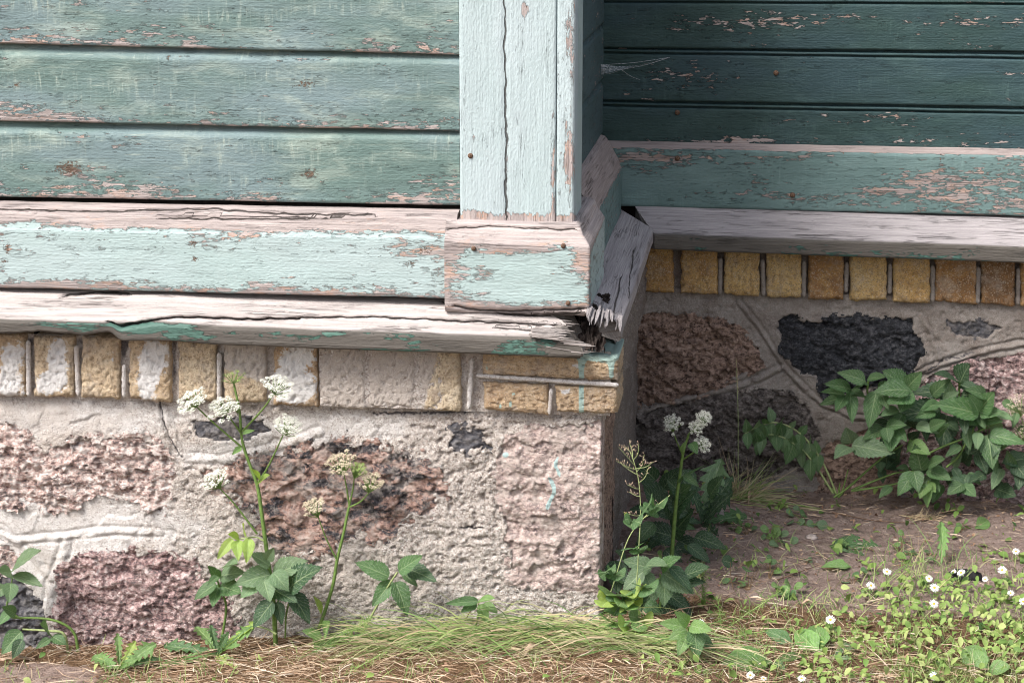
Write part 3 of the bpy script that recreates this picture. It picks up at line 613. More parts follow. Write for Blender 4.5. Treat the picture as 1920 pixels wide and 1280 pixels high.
def masonry(par, Y, X0, X1, Z0, ztop, res, stones, ridges, cracks, smoothf, darkf, mat, sc=1.0, endback=False, dripf=None):
    xs = np.arange(X0, X1 + res * .5, res); nz_ = int((ztop(X0) - Z0) / res); nx = len(xs)
    tt = np.linspace(0, 1, nz_ + 1); Xg = np.repeat(xs[:, None], nz_ + 1, 1)
    Zg = Z0 + (np.array([ztop(x) for x in xs])[:, None] - Z0) * tt[None, :]
    P = np.stack([Xg, np.full_like(Xg, Y), Zg], -1); px, py = proj(P.reshape(-1, 3)); px = px.reshape(Xg.shape); py = py.reshape(Xg.shape)
    jx = px + sc * (26 * (fbm(px / 38, py / 38, 3, 101) - .5) + 14 * (fbm(px / 9, py / 9, 3, 102) - .5)); jy = py + sc * (26 * (fbm(px / 38, py / 38, 3, 103) - .5) + 14 * (fbm(px / 9, py / 9, 3, 104) - .5))
    sm = smoothf(px, py); dk = darkf(px, py)
    rough = 1 - sm
    H = .007 * (fbm(Xg * 9, Zg * 9, 4, 60) - .5) + rough * (.014 * (fbm(Xg * 22, Zg * 22, 4, 61, .6) - .5) + .006 * (ridged(Xg * 60, Zg * 60, 3, 62) - .6) + .009 * (fbm(Xg * 150, Zg * 150, 3, 63, .6) - .5) - .008 * sstep(.60, .75, fbm(Xg * 45, Zg * 60, 3, 66)))
    fl = worley(Xg * 9 + 2 * fbm(Xg * 8, Zg * 8, 3, 70), Zg * 16 + 2 * fbm(Xg * 8, Zg * 8, 3, 71), 64)
    H += sm * .005 * (np.floor(fl[2] * 3) / 3 - .33) + sm * .0012 * (fbm(Xg * 60, Zg * 120, 3, 65) - .5)
    for pts, wd, ht in ridges:
        d = polyd(px + 6 * (fbm(px / 30, py / 30, 3, 111) - .5), py + 6 * (fbm(px / 30, py / 30, 3, 112) - .5), pts)
        q = sstep(.30, .55, fbm(px / 26, py / 26, 3, 115)) * .8 + .2
        H += q * ht * .62 * np.exp(-(d / (wd * .72)) ** 2) - ht * .6 * np.exp(-((d - wd * 1.25) / (wd * .35)) ** 2)
    for pts, wd, dp in cracks:
        d = polyd(px + 9 * (fbm(px / 14, py / 14, 3, 121) - .5), py + 9 * (fbm(px / 14, py / 14, 3, 122) - .5), pts); k = 1 - sstep(wd * .3, wd, d); H -= dp * k; dk = np.maximum(dk, k * .8)
    keep = np.ones((nx - 1, nz_), bool)
    for poly, mname, amp, lift, opts in stones:
        sd = inside(jx, jy, poly) + opts.get('patch', 0) * 60 * (fbm(px / 30, py / 20, 5, 131, .6) - .54)
        H = H + .002 * np.exp(-(np.maximum(-sd, 0) / (9 * sc)) ** 2) * (sd < 0) - sstep(-1.0 * sc, 5 * sc, sd) * .026
        si = sd[:-1, :-1]; si = np.minimum(np.minimum(si, sd[1:, :-1]), np.minimum(sd[:-1, 1:], sd[1:, 1:]))
        so = np.maximum(np.maximum(sd[:-1, :-1], sd[1:, :-1]), np.maximum(sd[:-1, 1:], sd[1:, 1:]))
        keep &= si < 9 * sc
        hs_ = lift + rockface(Xg, Zg, px, py, amp, int(abs(poly[0][0]) + poly[0][1]), opts.get('slant', .4)) - .004 * np.exp(-np.maximum(sd, 0) / (16 * sc))
        S = P.copy(); S[..., 1] -= hs_
        F = gridf(nx, nz_ + 1, so > -7 * sc)
        if len(F) == 0: continue
        V, F, pd_ = compact(S.reshape(-1, 3), F, (dripf(px, py) if dripf else np.zeros_like(px)).ravel())
        if endback:
            m = V[:, 0] > X1 - res * .6; V[m, 1] += .05
        obj('stone', mesh_np('stone', V, F, True, attrs={'paintdrip': pd_}, mats=[M[mname]]), par)
    P[..., 1] -= H
    if endback: P[-1, :, 1] += .05
    V, F, a, b, c = compact(P.reshape(-1, 3), gridf(nx, nz_ + 1, keep), sm.ravel(), dk.ravel(), (dripf(px, py) if dripf else np.zeros_like(px)).ravel())
    obj('mortar', mesh_np('mortar', V, F, True, attrs={'smooth': a, 'dark': b, 'paintdrip': c}, mats=[mat]), par)

found_f = thing('foundation_wall', 'sunlit bay foundation of rough pink and banded stones in crumbling mortar under a brick course', 'foundation', (-.7, .02, 0))
zbr = lz(0, 744, 1158, 781, 0)
ST_F = [
    ([(-300, 800), (-60, 795), (20, 792), (45, 818), (90, 846), (130, 828), (200, 817), (290, 820), (302, 842), (332, 872), (326, 905), (304, 962), (282, 950), (258, 930), (180, 925), (140, 947), (118, 957), (60, 946), (0, 940), (-300, 950)], 'pink', .013, .004, {'patch': .4}),
    ([(112, 1130), (108, 1082), (122, 1060), (150, 1042), (240, 1036), (300, 1034), (352, 1050), (382, 1090), (432, 1128), (445, 1175), (430, 1260), (110, 1300)], 'red', .014, .004, {'slant': .9, 'patch': .3}),
    ([(356, 786), (490, 785), (502, 812), (440, 820), (392, 826), (364, 814)], 'slate', .010, .000, {}),
    ([(380, 882), (520, 850), (600, 835), (682, 826), (760, 850), (792, 872), (822, 882), (832, 922), (800, 962), (760, 990), (710, 1000), (640, 1010), (592, 1042), (540, 1036), (500, 1010), (470, 950), (400, 912)], 'gneiss', .011, .002, {'slant': .3, 'patch': 1.3}),
    ([(946, 822), (1000, 802), (1060, 800), (1180, 796), (1180, 1098), (1084, 1104), (1020, 1098), (958, 1088), (952, 1000), (930, 884)], 'corner', .0095, .004, {'patch': .35}),
    ([(-300, 1016), (-10, 1016), (22, 1034), (34, 1062), (0, 1074), (-300, 1072)], 'pink', .012, .002, {}),
    ([(-300, 1080), (10, 1082), (62, 1100), (88, 1150), (84, 1260), (-300, 1260)], 'slate', .014, .001, {}),
    ([(845, 800), (900, 800), (915, 840), (880, 858), (850, 838)], 'slate', .008, -.002, {'patch': 1.3}),
]
RD_F = [([(-60, 990), (0, 1000), (30, 1012), (130, 1004), (200, 994), (300, 998)], 7, .0048), ([(0, 990), (30, 1015), (70, 1055), (95, 1085)], 7, .0048), ([(128, 1010), (112, 1060), (98, 1090), (88, 1150)], 9, .0048), ([(310, 770), (330, 830), (345, 858), (420, 862), (520, 838), (600, 810)], 8, .0048), ([(945, 780), (935, 830), (915, 900), (925, 960)], 10, .004)]
CK_F = [([(300, 752), (305, 790), (322, 830), (340, 858)], 2.6, .006), ([(860, 990), (905, 990)], 2.5, .007), ([(575, 1030), (640, 1010)], 2.2, .005), ([(1070, 1104), (1130, 1104)], 4, .01), ([(700, 775), (860, 772), (880, 770)], 2.5, .005)]
def smooth_f(px, py):
    n = fbm(px / 60, py / 60, 4, 140)
    s = ell(px, py, 120, 780, 260, 40, 1.1) + ell(px, py, 130, 985, 230, 60, 1.2) + ell(px, py, 620, 800, 160, 34, .9) + ell(px, py, 420, 850, 120, 30, .8) + ell(px, py, 70, 1080, 70, 90, .8)
    return np.clip(s + .9 * (n - .5), 0, 1)
def dark_f(px, py): return ell(px, py, 590, 1000, 120, 40, .22) + ell(px, py, 800, 965, 60, 40, .45) + ell(px, py, 1000, 775, 40, 10, .35) * 0 + .42 * np.exp(-((py - (748 + .033 * px)) / 9) ** 2)
def drip_f(px, py): return (np.exp(-((px - 1034 - 6 * np.sin(py / 11)) / 5) ** 2) * sstep(880, 900, py) * (1 - sstep(945, 960, py)) + np.exp(-((px - 1046 - 4 * np.sin(py / 7)) / 4) ** 2) * sstep(848, 862, py) * (1 - sstep(885, 900, py)) + ell(px, py, 948, 852, 7, 6, 1.)) * .95
masonry(found_f, .024, XL, -.030, -.24, lambda x: zbr(x) + .012, .0030, ST_F, RD_F, CK_F, smooth_f, dark_f, M['mortar'], 1.0, True, drip_f)

def brick(par, quad, Y, dep, tone, limef=None, smearf=None, dripf=None, r=.007, rough=.0034, mat=None, n=34, seed=[0]):
    """quad: photo corners TL TR BR BL of the face on plane Y."""
    seed[0] += 1; s = seed[0]
    c = [at(x, y, Y) for x, y in quad]
    a = np.linspace(0, 1, n); A, B = np.meshgrid(a, a, indexing='ij')
    P = ((1 - A) * (1 - B))[..., None] * c[3] + (A * (1 - B))[..., None] * c[2] + (A * B)[..., None] * c[1] + ((1 - A) * B)[..., None] * c[0]
    w = np.linalg.norm(c[1] - c[0]); h = np.linalg.norm(c[0] - c[3])
    e = np.minimum(np.minimum(A, 1 - A) * w, np.minimum(B, 1 - B) * h)
    ins = r * .55 * np.exp(-e / (r * .45))
    cx, cz = P.mean((0, 1))[0], P.mean((0, 1))[2]
    d = np.exp(-e / .012)
    P[..., 0] += d * .0055 * (fbm(A * w * 40 + s * 3.1, B * h * 45, 5, s, .6) - .5) * 2 ; P[..., 2] += d * .0055 * (fbm(A * w * 45, B * h * 40 + s * 1.7, 5, s + 40, .6) - .5) * 2
    P[..., 1] += ins * 1.6 + rough * 1.5 * (fbm(A * w * 40 + s, B * h * 45, 4, s + 80) - .5) + rough * .9 * (fbm(A * w * 190 + s, B * h * 200, 3, s + 90) - .5) + rough * 1.2 * sstep(.60, .7, fbm(A * w * 110 + s, B * h * 110, 2, s + 95))
    ch = sstep(.62, .75, fbm(A * w * 45 + s * 2.2, B * h * 34, 4, s + 66)) * np.exp(-e / .02); P[..., 1] += .008 * ch
    px, py = proj(P.reshape(-1, 3)); px = px.reshape(n, n); py = py.reshape(n, n)
    g = lambda f: (f(px, py) if f else np.zeros((n, n)))
    L, S, D = g(limef), g(smearf), g(dripf)
    ii = np.r_[0, np.arange(n), n - 1]; P = P[ii][:, ii].copy(); L, S, D = (q[ii][:, ii] for q in (L, S, D))
    P[0, :, 1] = P[-1, :, 1] = P[:, 0, 1] = P[:, -1, 1] = Y + dep
    V = P.reshape(-1, 3); N = n + 2
    # pull the folded-back rim in a little so the sides are not flush with a neighbour
    me = mesh_np('brick', V, gridf(N, N), True, attrs={'lime': L, 'smear': S, 'tone': np.full(N * N, tone), 'paintdrip': D}, mats=[mat or M['brick']])
    return obj('brick', me, par)
def tube_pts(pts, rad, n=7, flat=1.0):
    pts = np.array(pts, float); k = len(pts); rad = np.broadcast_to(np.asarray(rad, float), (k,)); tg = np.gradient(pts, axis=0); tg /= np.linalg.norm(tg, axis=1)[:, None] + 1e-12
    ref = np.array([0.13, -1., .21]); s1 = np.cross(tg, ref); s1 /= np.linalg.norm(s1, axis=1)[:, None] + 1e-12; s2 = np.cross(tg, s1)
    a = np.arange(n) / n * 2 * math.pi
    P = pts[:, None, :] + rad[:, None, None] * (np.cos(a)[None, :, None] * s1[:, None, :] + flat * np.sin(a)[None, :, None] * s2[:, None, :])
    i = np.arange(k * n).reshape(k, n); F = np.stack([i[:-1], np.roll(i, -1, 1)[:-1], np.roll(i, -1, 1)[1:], i[1:]], -1).reshape(-1, 4)
    return P.reshape(-1, 3), F
def spline(pts, m=6):
    pts = np.array(pts, float); 
    if len(pts) < 3: return np.array([pts[0] + (pts[-1] - pts[0]) * t for t in np.linspace(0, 1, m + 1)])
    e = np.vstack([2 * pts[0] - pts[1], pts, 2 * pts[-1] - pts[-2]]); out = []
    for i in range(1, len(e) - 2):
        for t in np.arange(m) / m:
            p0, p1, p2, p3 = e[i - 1:i + 3]; out.append(.5 * (2 * p1 + (p2 - p0) * t + (2 * p0 - 5 * p1 + 4 * p2 - p3) * t * t + (3 * p1 - p0 - 3 * p2 + p3) * t ** 3))
    out.append(pts[-1]); return np.array(out)
def bead(par, a, b, Y, r, mat, seed=0):
    A, B = at(*a, Y), at(*b, Y); n = max(8, int(np.linalg.norm(B - A) / .004)); t = np.linspace(0, 1, n)[:, None]
    pts = A + (B - A) * t; q = fbm(t[:, 0] * 9 + seed, t[:, 0] * 0 + seed, 4, 7); pts[:, 0] += .003 * (q - .5); pts[:, 2] += .002 * (q[::-1] - .5)
    rr = .85 * r * (.55 + .8 * fbm(t[:, 0] * 18, t[:, 0] * 0 + seed * 2.1, 4, 9)); rr[0] *= .4; rr[-1] *= .4
    V, F = tube_pts(pts, rr, 8)
    obj('mortar_bead', mesh_np('mortar_bead', V, F, True, attrs={'smooth': .8, 'dark': 0., 'paintdrip': 0.}, mats=[mat]), par)
yt = lambda x: 628 + .030 * x
yb = lambda x: 743 + .0325 * x
def q_(x0, x1, dy0=0, dy1=0, jl=0, jr=0): return [(x0, yt(x0)), (x1, yt(x1)), (x1 + jr, yb(x1) + dy1), (x0 + jl, yb(x0) + dy0)]
def lime_at(*l): return lambda px, py: sum(ell(px, py, *k) for k in l)
xs_left = [(-110, -28, .7), (-200, -125, .6), (-290, -215, .7), (-380, -305, .62), (-470, -395, .7), (-560, -485, .6), (-650, -575, .7), (-740, -665, .66)]
HB = [(-20, 46, .66, lime_at((20, 670, 30, 36, .9), (16, 725, 40, 26, .8)), None), (62, 137, .76, lime_at((108, 660, 24, 40, .85), (95, 718, 40, 30, .9)), None), (152, 222, .72, lime_at((212, 670, 6, 24, .7)), None),
      (240, 318, .66, lime_at((288, 665, 32, 40, .95), (278, 720, 22, 36, .9)), None), (333, 405, .80, None, lime_at((365, 700, 50, 40, .25))), (419, 497, .76, None, lambda px, py: .75 * (1 - sstep(685, 712, py - .35 * (px - 430)))),
      (512, 594, .55, lime_at((552, 680, 46, 50, .85), (545, 735, 44, 30, .9), (575, 650, 16, 20, .3)), lime_at((555, 700, 50, 60, .45))), (598, 684, .5, None, lambda px, py: .85 + 0 * px), (690, 778, .5, None, lambda px, py: .82 + 0 * px),
      (784, 862, .84, None, lambda px, py: .95 * (1 - sstep(790, 835, px + .25 * (py - 700)))) ] + [(a, b, t, None, None) for a, b, t in xs_left]
for x0, x1, tn, lf, sf in HB:
    brick(found_f, q_(x0, x1, random.uniform(-4, 4), random.uniform(-4, 4), random.uniform(-2, 2), random.uniform(-2, 2)), 0 + random.uniform(-.002, .003), .09, tn, lf, sf)
def dr(px, py):
    f = np.exp(-((px - 1090) / 5.5) ** 2) * sstep(655, 660, py) + np.exp(-((px - 1146) / 5) ** 2) * (1 - sstep(705, 716, py)) * .9 + ell(px, py, 1130, 662, 50, 20, 1.0) + ell(px, py, 912, 690, 6, 8, .6) + ell(px, py, 938, 762, 4, 9, .7) + ell(px, py, 957, 758, 4, 12, .7) + ell(px, py, 963, 738, 4, 4, .7)
    return f
ln = lambda x, y0, k=.034: y0 + (x - 905) * k
brick(found_f, [(903, ln(903, 648)), (1158, ln(1158, 660)), (1158, ln(1158, 706)), (905, ln(905, 704))], .0, .14, .60, lime_at((1080, 685, 14, 5, .6), (915, 695, 12, 8, .3)), lime_at((1000, 680, 200, 30, .30)), dr, n=60, r=.008)
brick(found_f, [(905, ln(905, 719)), (1027, ln(1027, 719)), (1029, ln(1029, 775)), (908, ln(908, 768))], .0, .10, .55, lime_at((925, 725, 20, 6, .5)), lime_at((960, 740, 60, 30, .28)), dr, r=.008)
brick(found_f, [(1041, ln(1041, 720)), (1158, ln(1158, 719)), (1157, ln(1157, 768)), (1043, ln(1043, 768))], .0, .14, .57, lime_at((1060, 735, 22, 7, .6)), lime_at((1110, 750, 60, 30, .35)), dr, r=.008)
def sheet(par, name, Y, X0, X1, zlo, zhi, mat, res=.004, amp=.006, seed=0, smooth=.4, dark=.0):
    xs = np.arange(X0, X1, res); n = max(4, int((zhi(X0) - zlo(X0)) / res)); t = np.linspace(0, 1, n + 1)
    X = np.repeat(xs[:, None], n + 1, 1); Z = np.array([zlo(x) for x in xs])[:, None] * (1 - t) + np.array([zhi(x) for x in xs])[:, None] * t
    Yg = Y - amp * 2 * (fbm(X * 60, Z * 60, 4, seed) - .5) - amp * (ridged(X * 150, Z * 150, 2, seed + 2) - .5)
    V = np.stack([X, Yg, Z], -1).reshape(-1, 3)
    px, py = proj(V); dk = dark(px, py) if callable(dark) else dark
    obj(name, mesh_np(name, V, gridf(len(xs), n + 1), True, attrs={'smooth': smooth, 'dark': dk, 'paintdrip': 0.}, mats=[mat]), par)
zbt_ = lz(0, 628, 1158, 664, 0)
xsm = at(866, 700, .0)[0]
sheet(found_f, 'joint_mortar', .020, XL, -.012, lambda x: zbr(x) - .004, lambda x: zbt_(x), M['mortar'], seed=5, dark=lambda px, py: ell(px, py, 327, 690, 8, 60, .6) + ell(px, py, 232, 650, 8, 30, .7) + ell(px, py, 60, 640, 300, 14, .6))
x5, x6 = at(598, 700, .0)[0], at(862, 700, 0)[0]
sheet(found_f, 'mortar_smear', .006, x5, x6 - .03, lambda x: zbr(x) + .002, lambda x: zbt_(x) - .004, M['mortar'], .003, .005, 15, .1)
for k, (a, b) in enumerate([((53, 638), (54, 742)), ((143, 648), (147, 742)), ((233, 683), (233, 744)), ((411, 660), (411, 752)), ((885, 672), (879, 768))]): bead(found_f, a, b, .006, .0062, M['mortar'], k)
bead(found_f, (893, 704), (1160, 722), .002, .0052, M['mortar'], 8); bead(found_f, (1034, 728), (1030, 776), .003, .0050, M['mortar'], 9)
# side of the foundation, seen at a glancing angle
def xsheet(par, name, X, Y0, Y1, zlo, zhi, mat, res, hf_, attrs):
    ys_ = np.arange(Y0, Y1, res); zs_ = np.arange(zlo, zhi, res); Yg, Zg = np.meshgrid(ys_, zs_, indexing='ij')
    V = np.stack([X + hf_(Yg, Zg), Yg, Zg], -1).reshape(-1, 3)
    obj(name, mesh_np(name, V, gridf(len(ys_), len(zs_)), True, attrs=attrs, mats=[mat]), par)
xsheet(found_f, 'stone', -.030, .040, .34, .03, .425, M['brown'], .004, lambda y, z: .012 * (ridged(y * 18, z * 9, 4, 3) - .6) - .004, {'paintdrip': 0.})  # side face of the pink corner stone, its shade put into the brown
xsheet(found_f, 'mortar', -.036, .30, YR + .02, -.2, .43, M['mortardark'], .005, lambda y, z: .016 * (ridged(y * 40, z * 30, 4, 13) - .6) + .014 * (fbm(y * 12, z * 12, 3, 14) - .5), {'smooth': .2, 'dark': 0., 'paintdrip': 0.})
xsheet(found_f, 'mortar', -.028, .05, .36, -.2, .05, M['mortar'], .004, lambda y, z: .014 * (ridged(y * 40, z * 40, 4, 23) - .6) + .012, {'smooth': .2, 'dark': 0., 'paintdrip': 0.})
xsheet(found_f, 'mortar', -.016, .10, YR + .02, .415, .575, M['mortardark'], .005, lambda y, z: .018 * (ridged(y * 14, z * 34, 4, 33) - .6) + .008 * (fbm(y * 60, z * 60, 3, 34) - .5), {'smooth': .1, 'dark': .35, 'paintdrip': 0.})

# ------------------------------------------------------------------ recessed foundation
found_r = thing('foundation_wall', 'shaded recessed foundation with a black stone and a brown stone under a yellow brick course', 'foundation', (.5, YR, 0))
zbr2 = lz(1210, 552, 1920, 576, YR - .022)
ST_R = [
    ([(1150, 586), (1195, 584), (1262, 590), (1352, 600), (1388, 622), (1412, 650), (1427, 682), (1390, 702), (1322, 737), (1195, 757), (1150, 757)], 'brown', .016, .003, {}),
    ([(1462, 600), (1486, 592), (1502, 606), (1600, 591), (1640, 598), (1710, 598), (1716, 625), (1734, 660), (1722, 690), (1690, 702), (1602, 742), (1548, 752), (1536, 712), (1492, 690), (1480, 666), (1461, 650)], 'black', .013, .000, {'slant': .7}),
    ([(1774, 608), (1800, 600), (1880, 612), (1846, 634), (1790, 630)], 'slate', .008, -.003, {}),
    ([(1150, 778), (1200, 776), (1330, 748), (1420, 732), (1482, 736), (1512, 762), (1532, 822), (1506, 872), (1400, 905), (1320, 930), (1150, 940)], 'grey', .015, .003, {'slant': .6}),
    ([(1722, 722), (1762, 700), (1822, 678), (1880, 668), (2400, 650), (2400, 950), (1716, 950), (1690, 880)], 'red', .015, .004, {}),
    ([(1546, 842), (1580, 812), (1650, 806), (1690, 840), (1690, 960), (1530, 960), (1530, 880)], 'brown', .012, .000, {'patch': .6}),
]
RD_R = [([(1385, 566), (1412, 600), (1442, 642), (1472, 690), (1502, 722), (1540, 756), (1600, 782), (1660, 786)], 5, .009), ([(1190, 778), (1232, 762), (1300, 744), (1346, 734), (1400, 720), (1466, 690)], 6, .010), ([(1728, 590), (1745, 630), (1762, 672)], 5, .008), ([(1640, 740), (1700, 712), (1762, 682), (1852, 656), (1960, 636), (2100, 620)], 6, .010)]
CK_R = [([(1190, 762), (1250, 748), (1330, 724)], 2.6, .007), ([(1660, 735), (1720, 705), (1770, 676), (1830, 660)], 2.2, .006)]
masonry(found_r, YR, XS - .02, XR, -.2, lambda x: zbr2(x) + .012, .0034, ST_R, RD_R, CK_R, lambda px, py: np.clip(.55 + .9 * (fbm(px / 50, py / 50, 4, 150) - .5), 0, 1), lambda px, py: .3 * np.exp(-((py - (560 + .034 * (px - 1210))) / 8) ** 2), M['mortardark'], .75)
yb2 = lambda x: 549 + (x - 1210) * .034
yt2 = lambda x: 455 + (x - 1210) * .034
dirt = lambda v: (lambda px, py: v + 0 * px)
for x0, x1, tn in [(1192, 1262, .52), (1277, 1345, .58), (1358, 1423, .74), (1437, 1502, .80), (1515, 1582, .42), (1594, 1663, .76), (1675, 1744, .66), (1754, 1832, .40), (1840, 1904, .28), (1915, 1980, .5), (1994, 2060, .7), (2074, 2140, .6), (2154, 2220, .7), (2234, 2300, .6), (2314, 2380, .7)]:
    dj = random.uniform(-3, 4); d2 = random.uniform(-3, 4)
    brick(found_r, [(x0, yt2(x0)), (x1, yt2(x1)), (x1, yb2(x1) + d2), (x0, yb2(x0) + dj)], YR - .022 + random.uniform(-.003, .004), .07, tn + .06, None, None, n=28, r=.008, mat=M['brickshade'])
zt2 = lz(1210, 455, 1920, 479, YR - .022)
sheet(found_r, 'joint_mortar', YR + .012, XS, XR, lambda x: zbr2(x) - .004, lambda x: zt2(x), M['mortardark'], .005, .006, 45, .3)
for k, x in enumerate((1351, 1430, 1508, 1588, 1669, 1749, 1835, 1910)): bead(found_r, (x, yt2(x) + 24), (x + random.uniform(-2, 2), yb2(x) - (14 if k in (3, 4) else 2)), YR - .012, .0068, M['mortardark'], k + 20)

# ================================================================== ground
def gz(x, y):
    x = np.asarray(x, float); y = np.asarray(y, float)
    zl = -.122 * np.clip(-x / 1.25, 0, 1.6) ** .9; zr = -.02 * sstep(0, .5, x) - .022 * sstep(.2, 1.0, y) * sstep(-.05, .1, x)
    return zl + zr + .010 * (fbm(x * 5, y * 5, 4, 201) - .5) + .006 * (fbm(x * 22, y * 22, 4, 202) - .5)
def gp(px, py):
    z = 0.
    for _ in range(6): P = atZ(px, py, z); z = float(gz(P[0], P[1]))
    return np.array([P[0], P[1], z])
s = NT('dry_soil'); o = s.objc(); ST = s.attr('straw'); DK = s.attr('moss')
n1 = s.noise(o, 6., 5., .6); n2 = s.noise(o, 45., 6., .65); n3 = s.noise(o, 260., 4., .65)
c = s.mix(s.ss(.3, .7, n2), (.22, .155, .13), (.41, .315, .275)); c = s.mix(s.mul(s.ss(.45, .7, n3), .6), c, (.45, .37, .34)); c = s.mix(s.mul(s.ss(.55, .7, s.noise(o, 110., 3.)), .5), c, (.12, .08, .065))
st = s.mix(s.ss(.35, .65, n3), (.10, .06, .035), (.27, .17, .10)); c = s.mix(s.ss(.35, .65, s.add(ST, s.mul(s.sub(n2, .5), .7))), c, st)
c = s.mix(s.ss(.4, .65, s.add(DK, s.mul(s.sub(n1, .5), .5))), c, s.mix(n3, (.10, .12, .04), (.24, .25, .09)))
h = s.add(s.mul(n2, .016), s.mul(n3, .009)); M['soil'] = s.done(c, .95, s.bump(h), .1)
def axis(a, b, step, far):
    core = np.arange(a, b + step, step); ext = []; v = step
    d = 0
    while d < far: v *= 1.22; d += v; ext.append(d)
    ext = np.array(ext); return np.concatenate([(a - ext)[::-1], core, core[-1] + ext])
gx = axis(-2.0, 2.0, .010, 80.); gy = axis(-.9, 1.12, .009, 80.)
Xg, Yg = np.meshgrid(gx, gy, indexing='ij'); Zg = gz(np.clip(Xg, -3, 3), np.clip(Yg, -3, 3))
near = (np.abs(Xg) < 2.2) & (Yg > -1.2) & (Yg < 1.3)
Zg = Zg + near * (.011 * (ridged(Xg * 34, Yg * 34, 4, 205) - .55) + .009 * (fbm(Xg * 120, Yg * 120, 3, 206) - .5))
V = np.stack([Xg, Yg, Zg], -1).reshape(-1, 3); px, py = proj(V); xx, yy = V[:, 0], V[:, 1]
def straw_f(x, y):
    n = fbm(x * 4, y * 4, 3, 207)
    f = sstep(.30, .05, y) * .9 + .1 + .5 * (n - .5)
    px, py = proj(np.stack([x, y, gz(x, y)], -1).reshape(-1, 3)); px = px.reshape(np.shape(x)); py = py.reshape(np.shape(x))
    f = f - ell(px, py, 80, 1268, 130, 26, 1.2) - ell(px, py, 1550, 1000, 260, 70, .35)
    return np.clip(f, 0, 1)
SF = straw_f(xx, yy); MS = np.clip(ell(px, py, 1800, 1260, 260, 60, .6) + sstep(-.5, -1.2, yy) * .4, 0, 1)
ground = obj('ground', mesh_np('ground', V, gridf(len(gx), len(gy)), True, attrs={'straw': SF, 'moss': MS}, mats=[M['soil']])); tag(ground, 'dry brown soil with thin straw at the foot of the walls', None, None, 'structure')
# ================================================================== vegetation
def mat_leaf(name, transl=.25, specks=.5):
    s = NT(name); U, V = s.uv(); base = s.info('Color'); o = s.objc(); aV = s.m_('ABSOLUTE', V)
    n = s.noise(s.xyz(s.mul(U, 6), s.mul(V, 6), s.mul(s.info('Random'), 50.)), 1., 4., .6)
    c = s.mix(1.0, base, s.mix(s.ss(.3, .7, n), (.72, .74, .75), (1.2, 1.18, 1.1)), 'MULTIPLY')
    mid = s.sub(1.0, s.ss(.025, .075, aV)); lat = s.m_('FRACT', s.sub(s.mul(U, 7.), s.mul(aV, 2.6))); latm = s.mul(s.sub(1.0, s.ss(.04, .14, s.m_('ABSOLUTE', s.sub(lat, .5)))), s.sub(1.0, s.ss(.6, .95, aV)))
    v = s.m_('MAXIMUM', s.mul(mid, .75), s.mul(latm, .45)); c = s.mix(v, c, s.mix(1.0, s.mix(.5, base, (.38, .46, .26)), (1.3, 1.3, 1.25), 'MULTIPLY'))
    sp = s.noise(s.xyz(s.mul(U, 34), s.mul(V, 15), s.mul(s.info('Random'), 90.)), 1., 3., .7)
    c = s.mix(s.mul(s.ss(.57, .64, sp), specks * .75), c, (.46, .50, .44))
    h = s.add(s.mul(n, .001), s.mul(v, -.0008))
    return s.done(c, s.add(.42, s.mul(n, .2)), s.bump(h), .4, (s.mix(1.0, base, (1.7, 1.7, .9), 'MULTIPLY'), transl))
M['leaf'] = mat_leaf('leaf', .28, .8)
def mat_tone(name, stops, transl=.2, rough=.6):
    s = NT(name); c = s.ramp(s.attr('tone'), stops); n = s.noise(s.objc(), 300., 2.); c = s.mix(1.0, c, s.mix(n, (.8, .8, .8), (1.2, 1.2, 1.2)), 'MULTIPLY')
    return s.done(c, rough, None, .3, (c, transl))
M['straw'] = mat_tone('dry_straw', [(0, (.11, .06, .04)), (.25, (.27, .16, .10)), (.5, (.47, .33, .22)), (.75, (.62, .50, .38)), (1, (.72, .64, .53))], .15)
M['grass'] = mat_tone('grass_blade', [(0, (.07, .14, .04)), (.35, (.18, .29, .085)), (.65, (.35, .42, .16)), (.85, (.48, .44, .28)), (1, (.55, .42, .28))], .25)
M['cover'] = mat_tone('ground_leaf', [(0, (.05, .11, .035)), (.4, (.15, .25, .06)), (.75, (.27, .37, .105)), (1, (.40, .46, .18))], .25)
def mat_flat(name, c, rough=.6, transl=0., var=.2, sc=200.):
    s = NT(name); n = s.noise(s.objc(), sc, 3.); k = s.mix(s.ss(.3, .7, n), tuple(x * (1 - var) for x in c), tuple(min(.88, x * (1 + var)) for x in c))
    return s.done(k, rough, None, .3, (k, transl) if transl else None)
M['stem'] = mat_flat('green_stem', (.13, .21, .055), .5); M['stempale'] = mat_flat('pale_stem', (.30, .36, .16), .5); M['stembrown'] = mat_flat('brown_stem', (.17, .11, .06), .6)
M['white'] = mat_flat('white_floret', (.76, .77, .70), .7, .3, .12); M['cream'] = mat_flat('fading_floret', (.60, .53, .40), .7, .25, .25); M['budgreen'] = mat_flat('green_bud', (.30, .40, .13), .6, .2)
M['petal'] = mat_flat('daisy_petal', (.80, .80, .80), .6, .3, .05); M['yolk'] = mat_flat('daisy_centre', (.62, .42, .04), .7, 0, .2, 900.)
M['pod'] = mat_flat('dry_pod', (.50, .38, .28), .7, .2, .3)
M['dry'] = mat_flat('dry_leaf', (.48, .35, .26), .7, .2, .35, 60.); M['char'] = mat_plain('charred_wood', (.014, .013, .014), .8, .3, .5, 90., .003)
M['pebble'] = mat_plain('pebble', (.36, .31, .29), .9, .2, .35, 60., .002); M['twig'] = mat_plain('twig', (.16, .10, .07), .9, .2, .4, 200.)

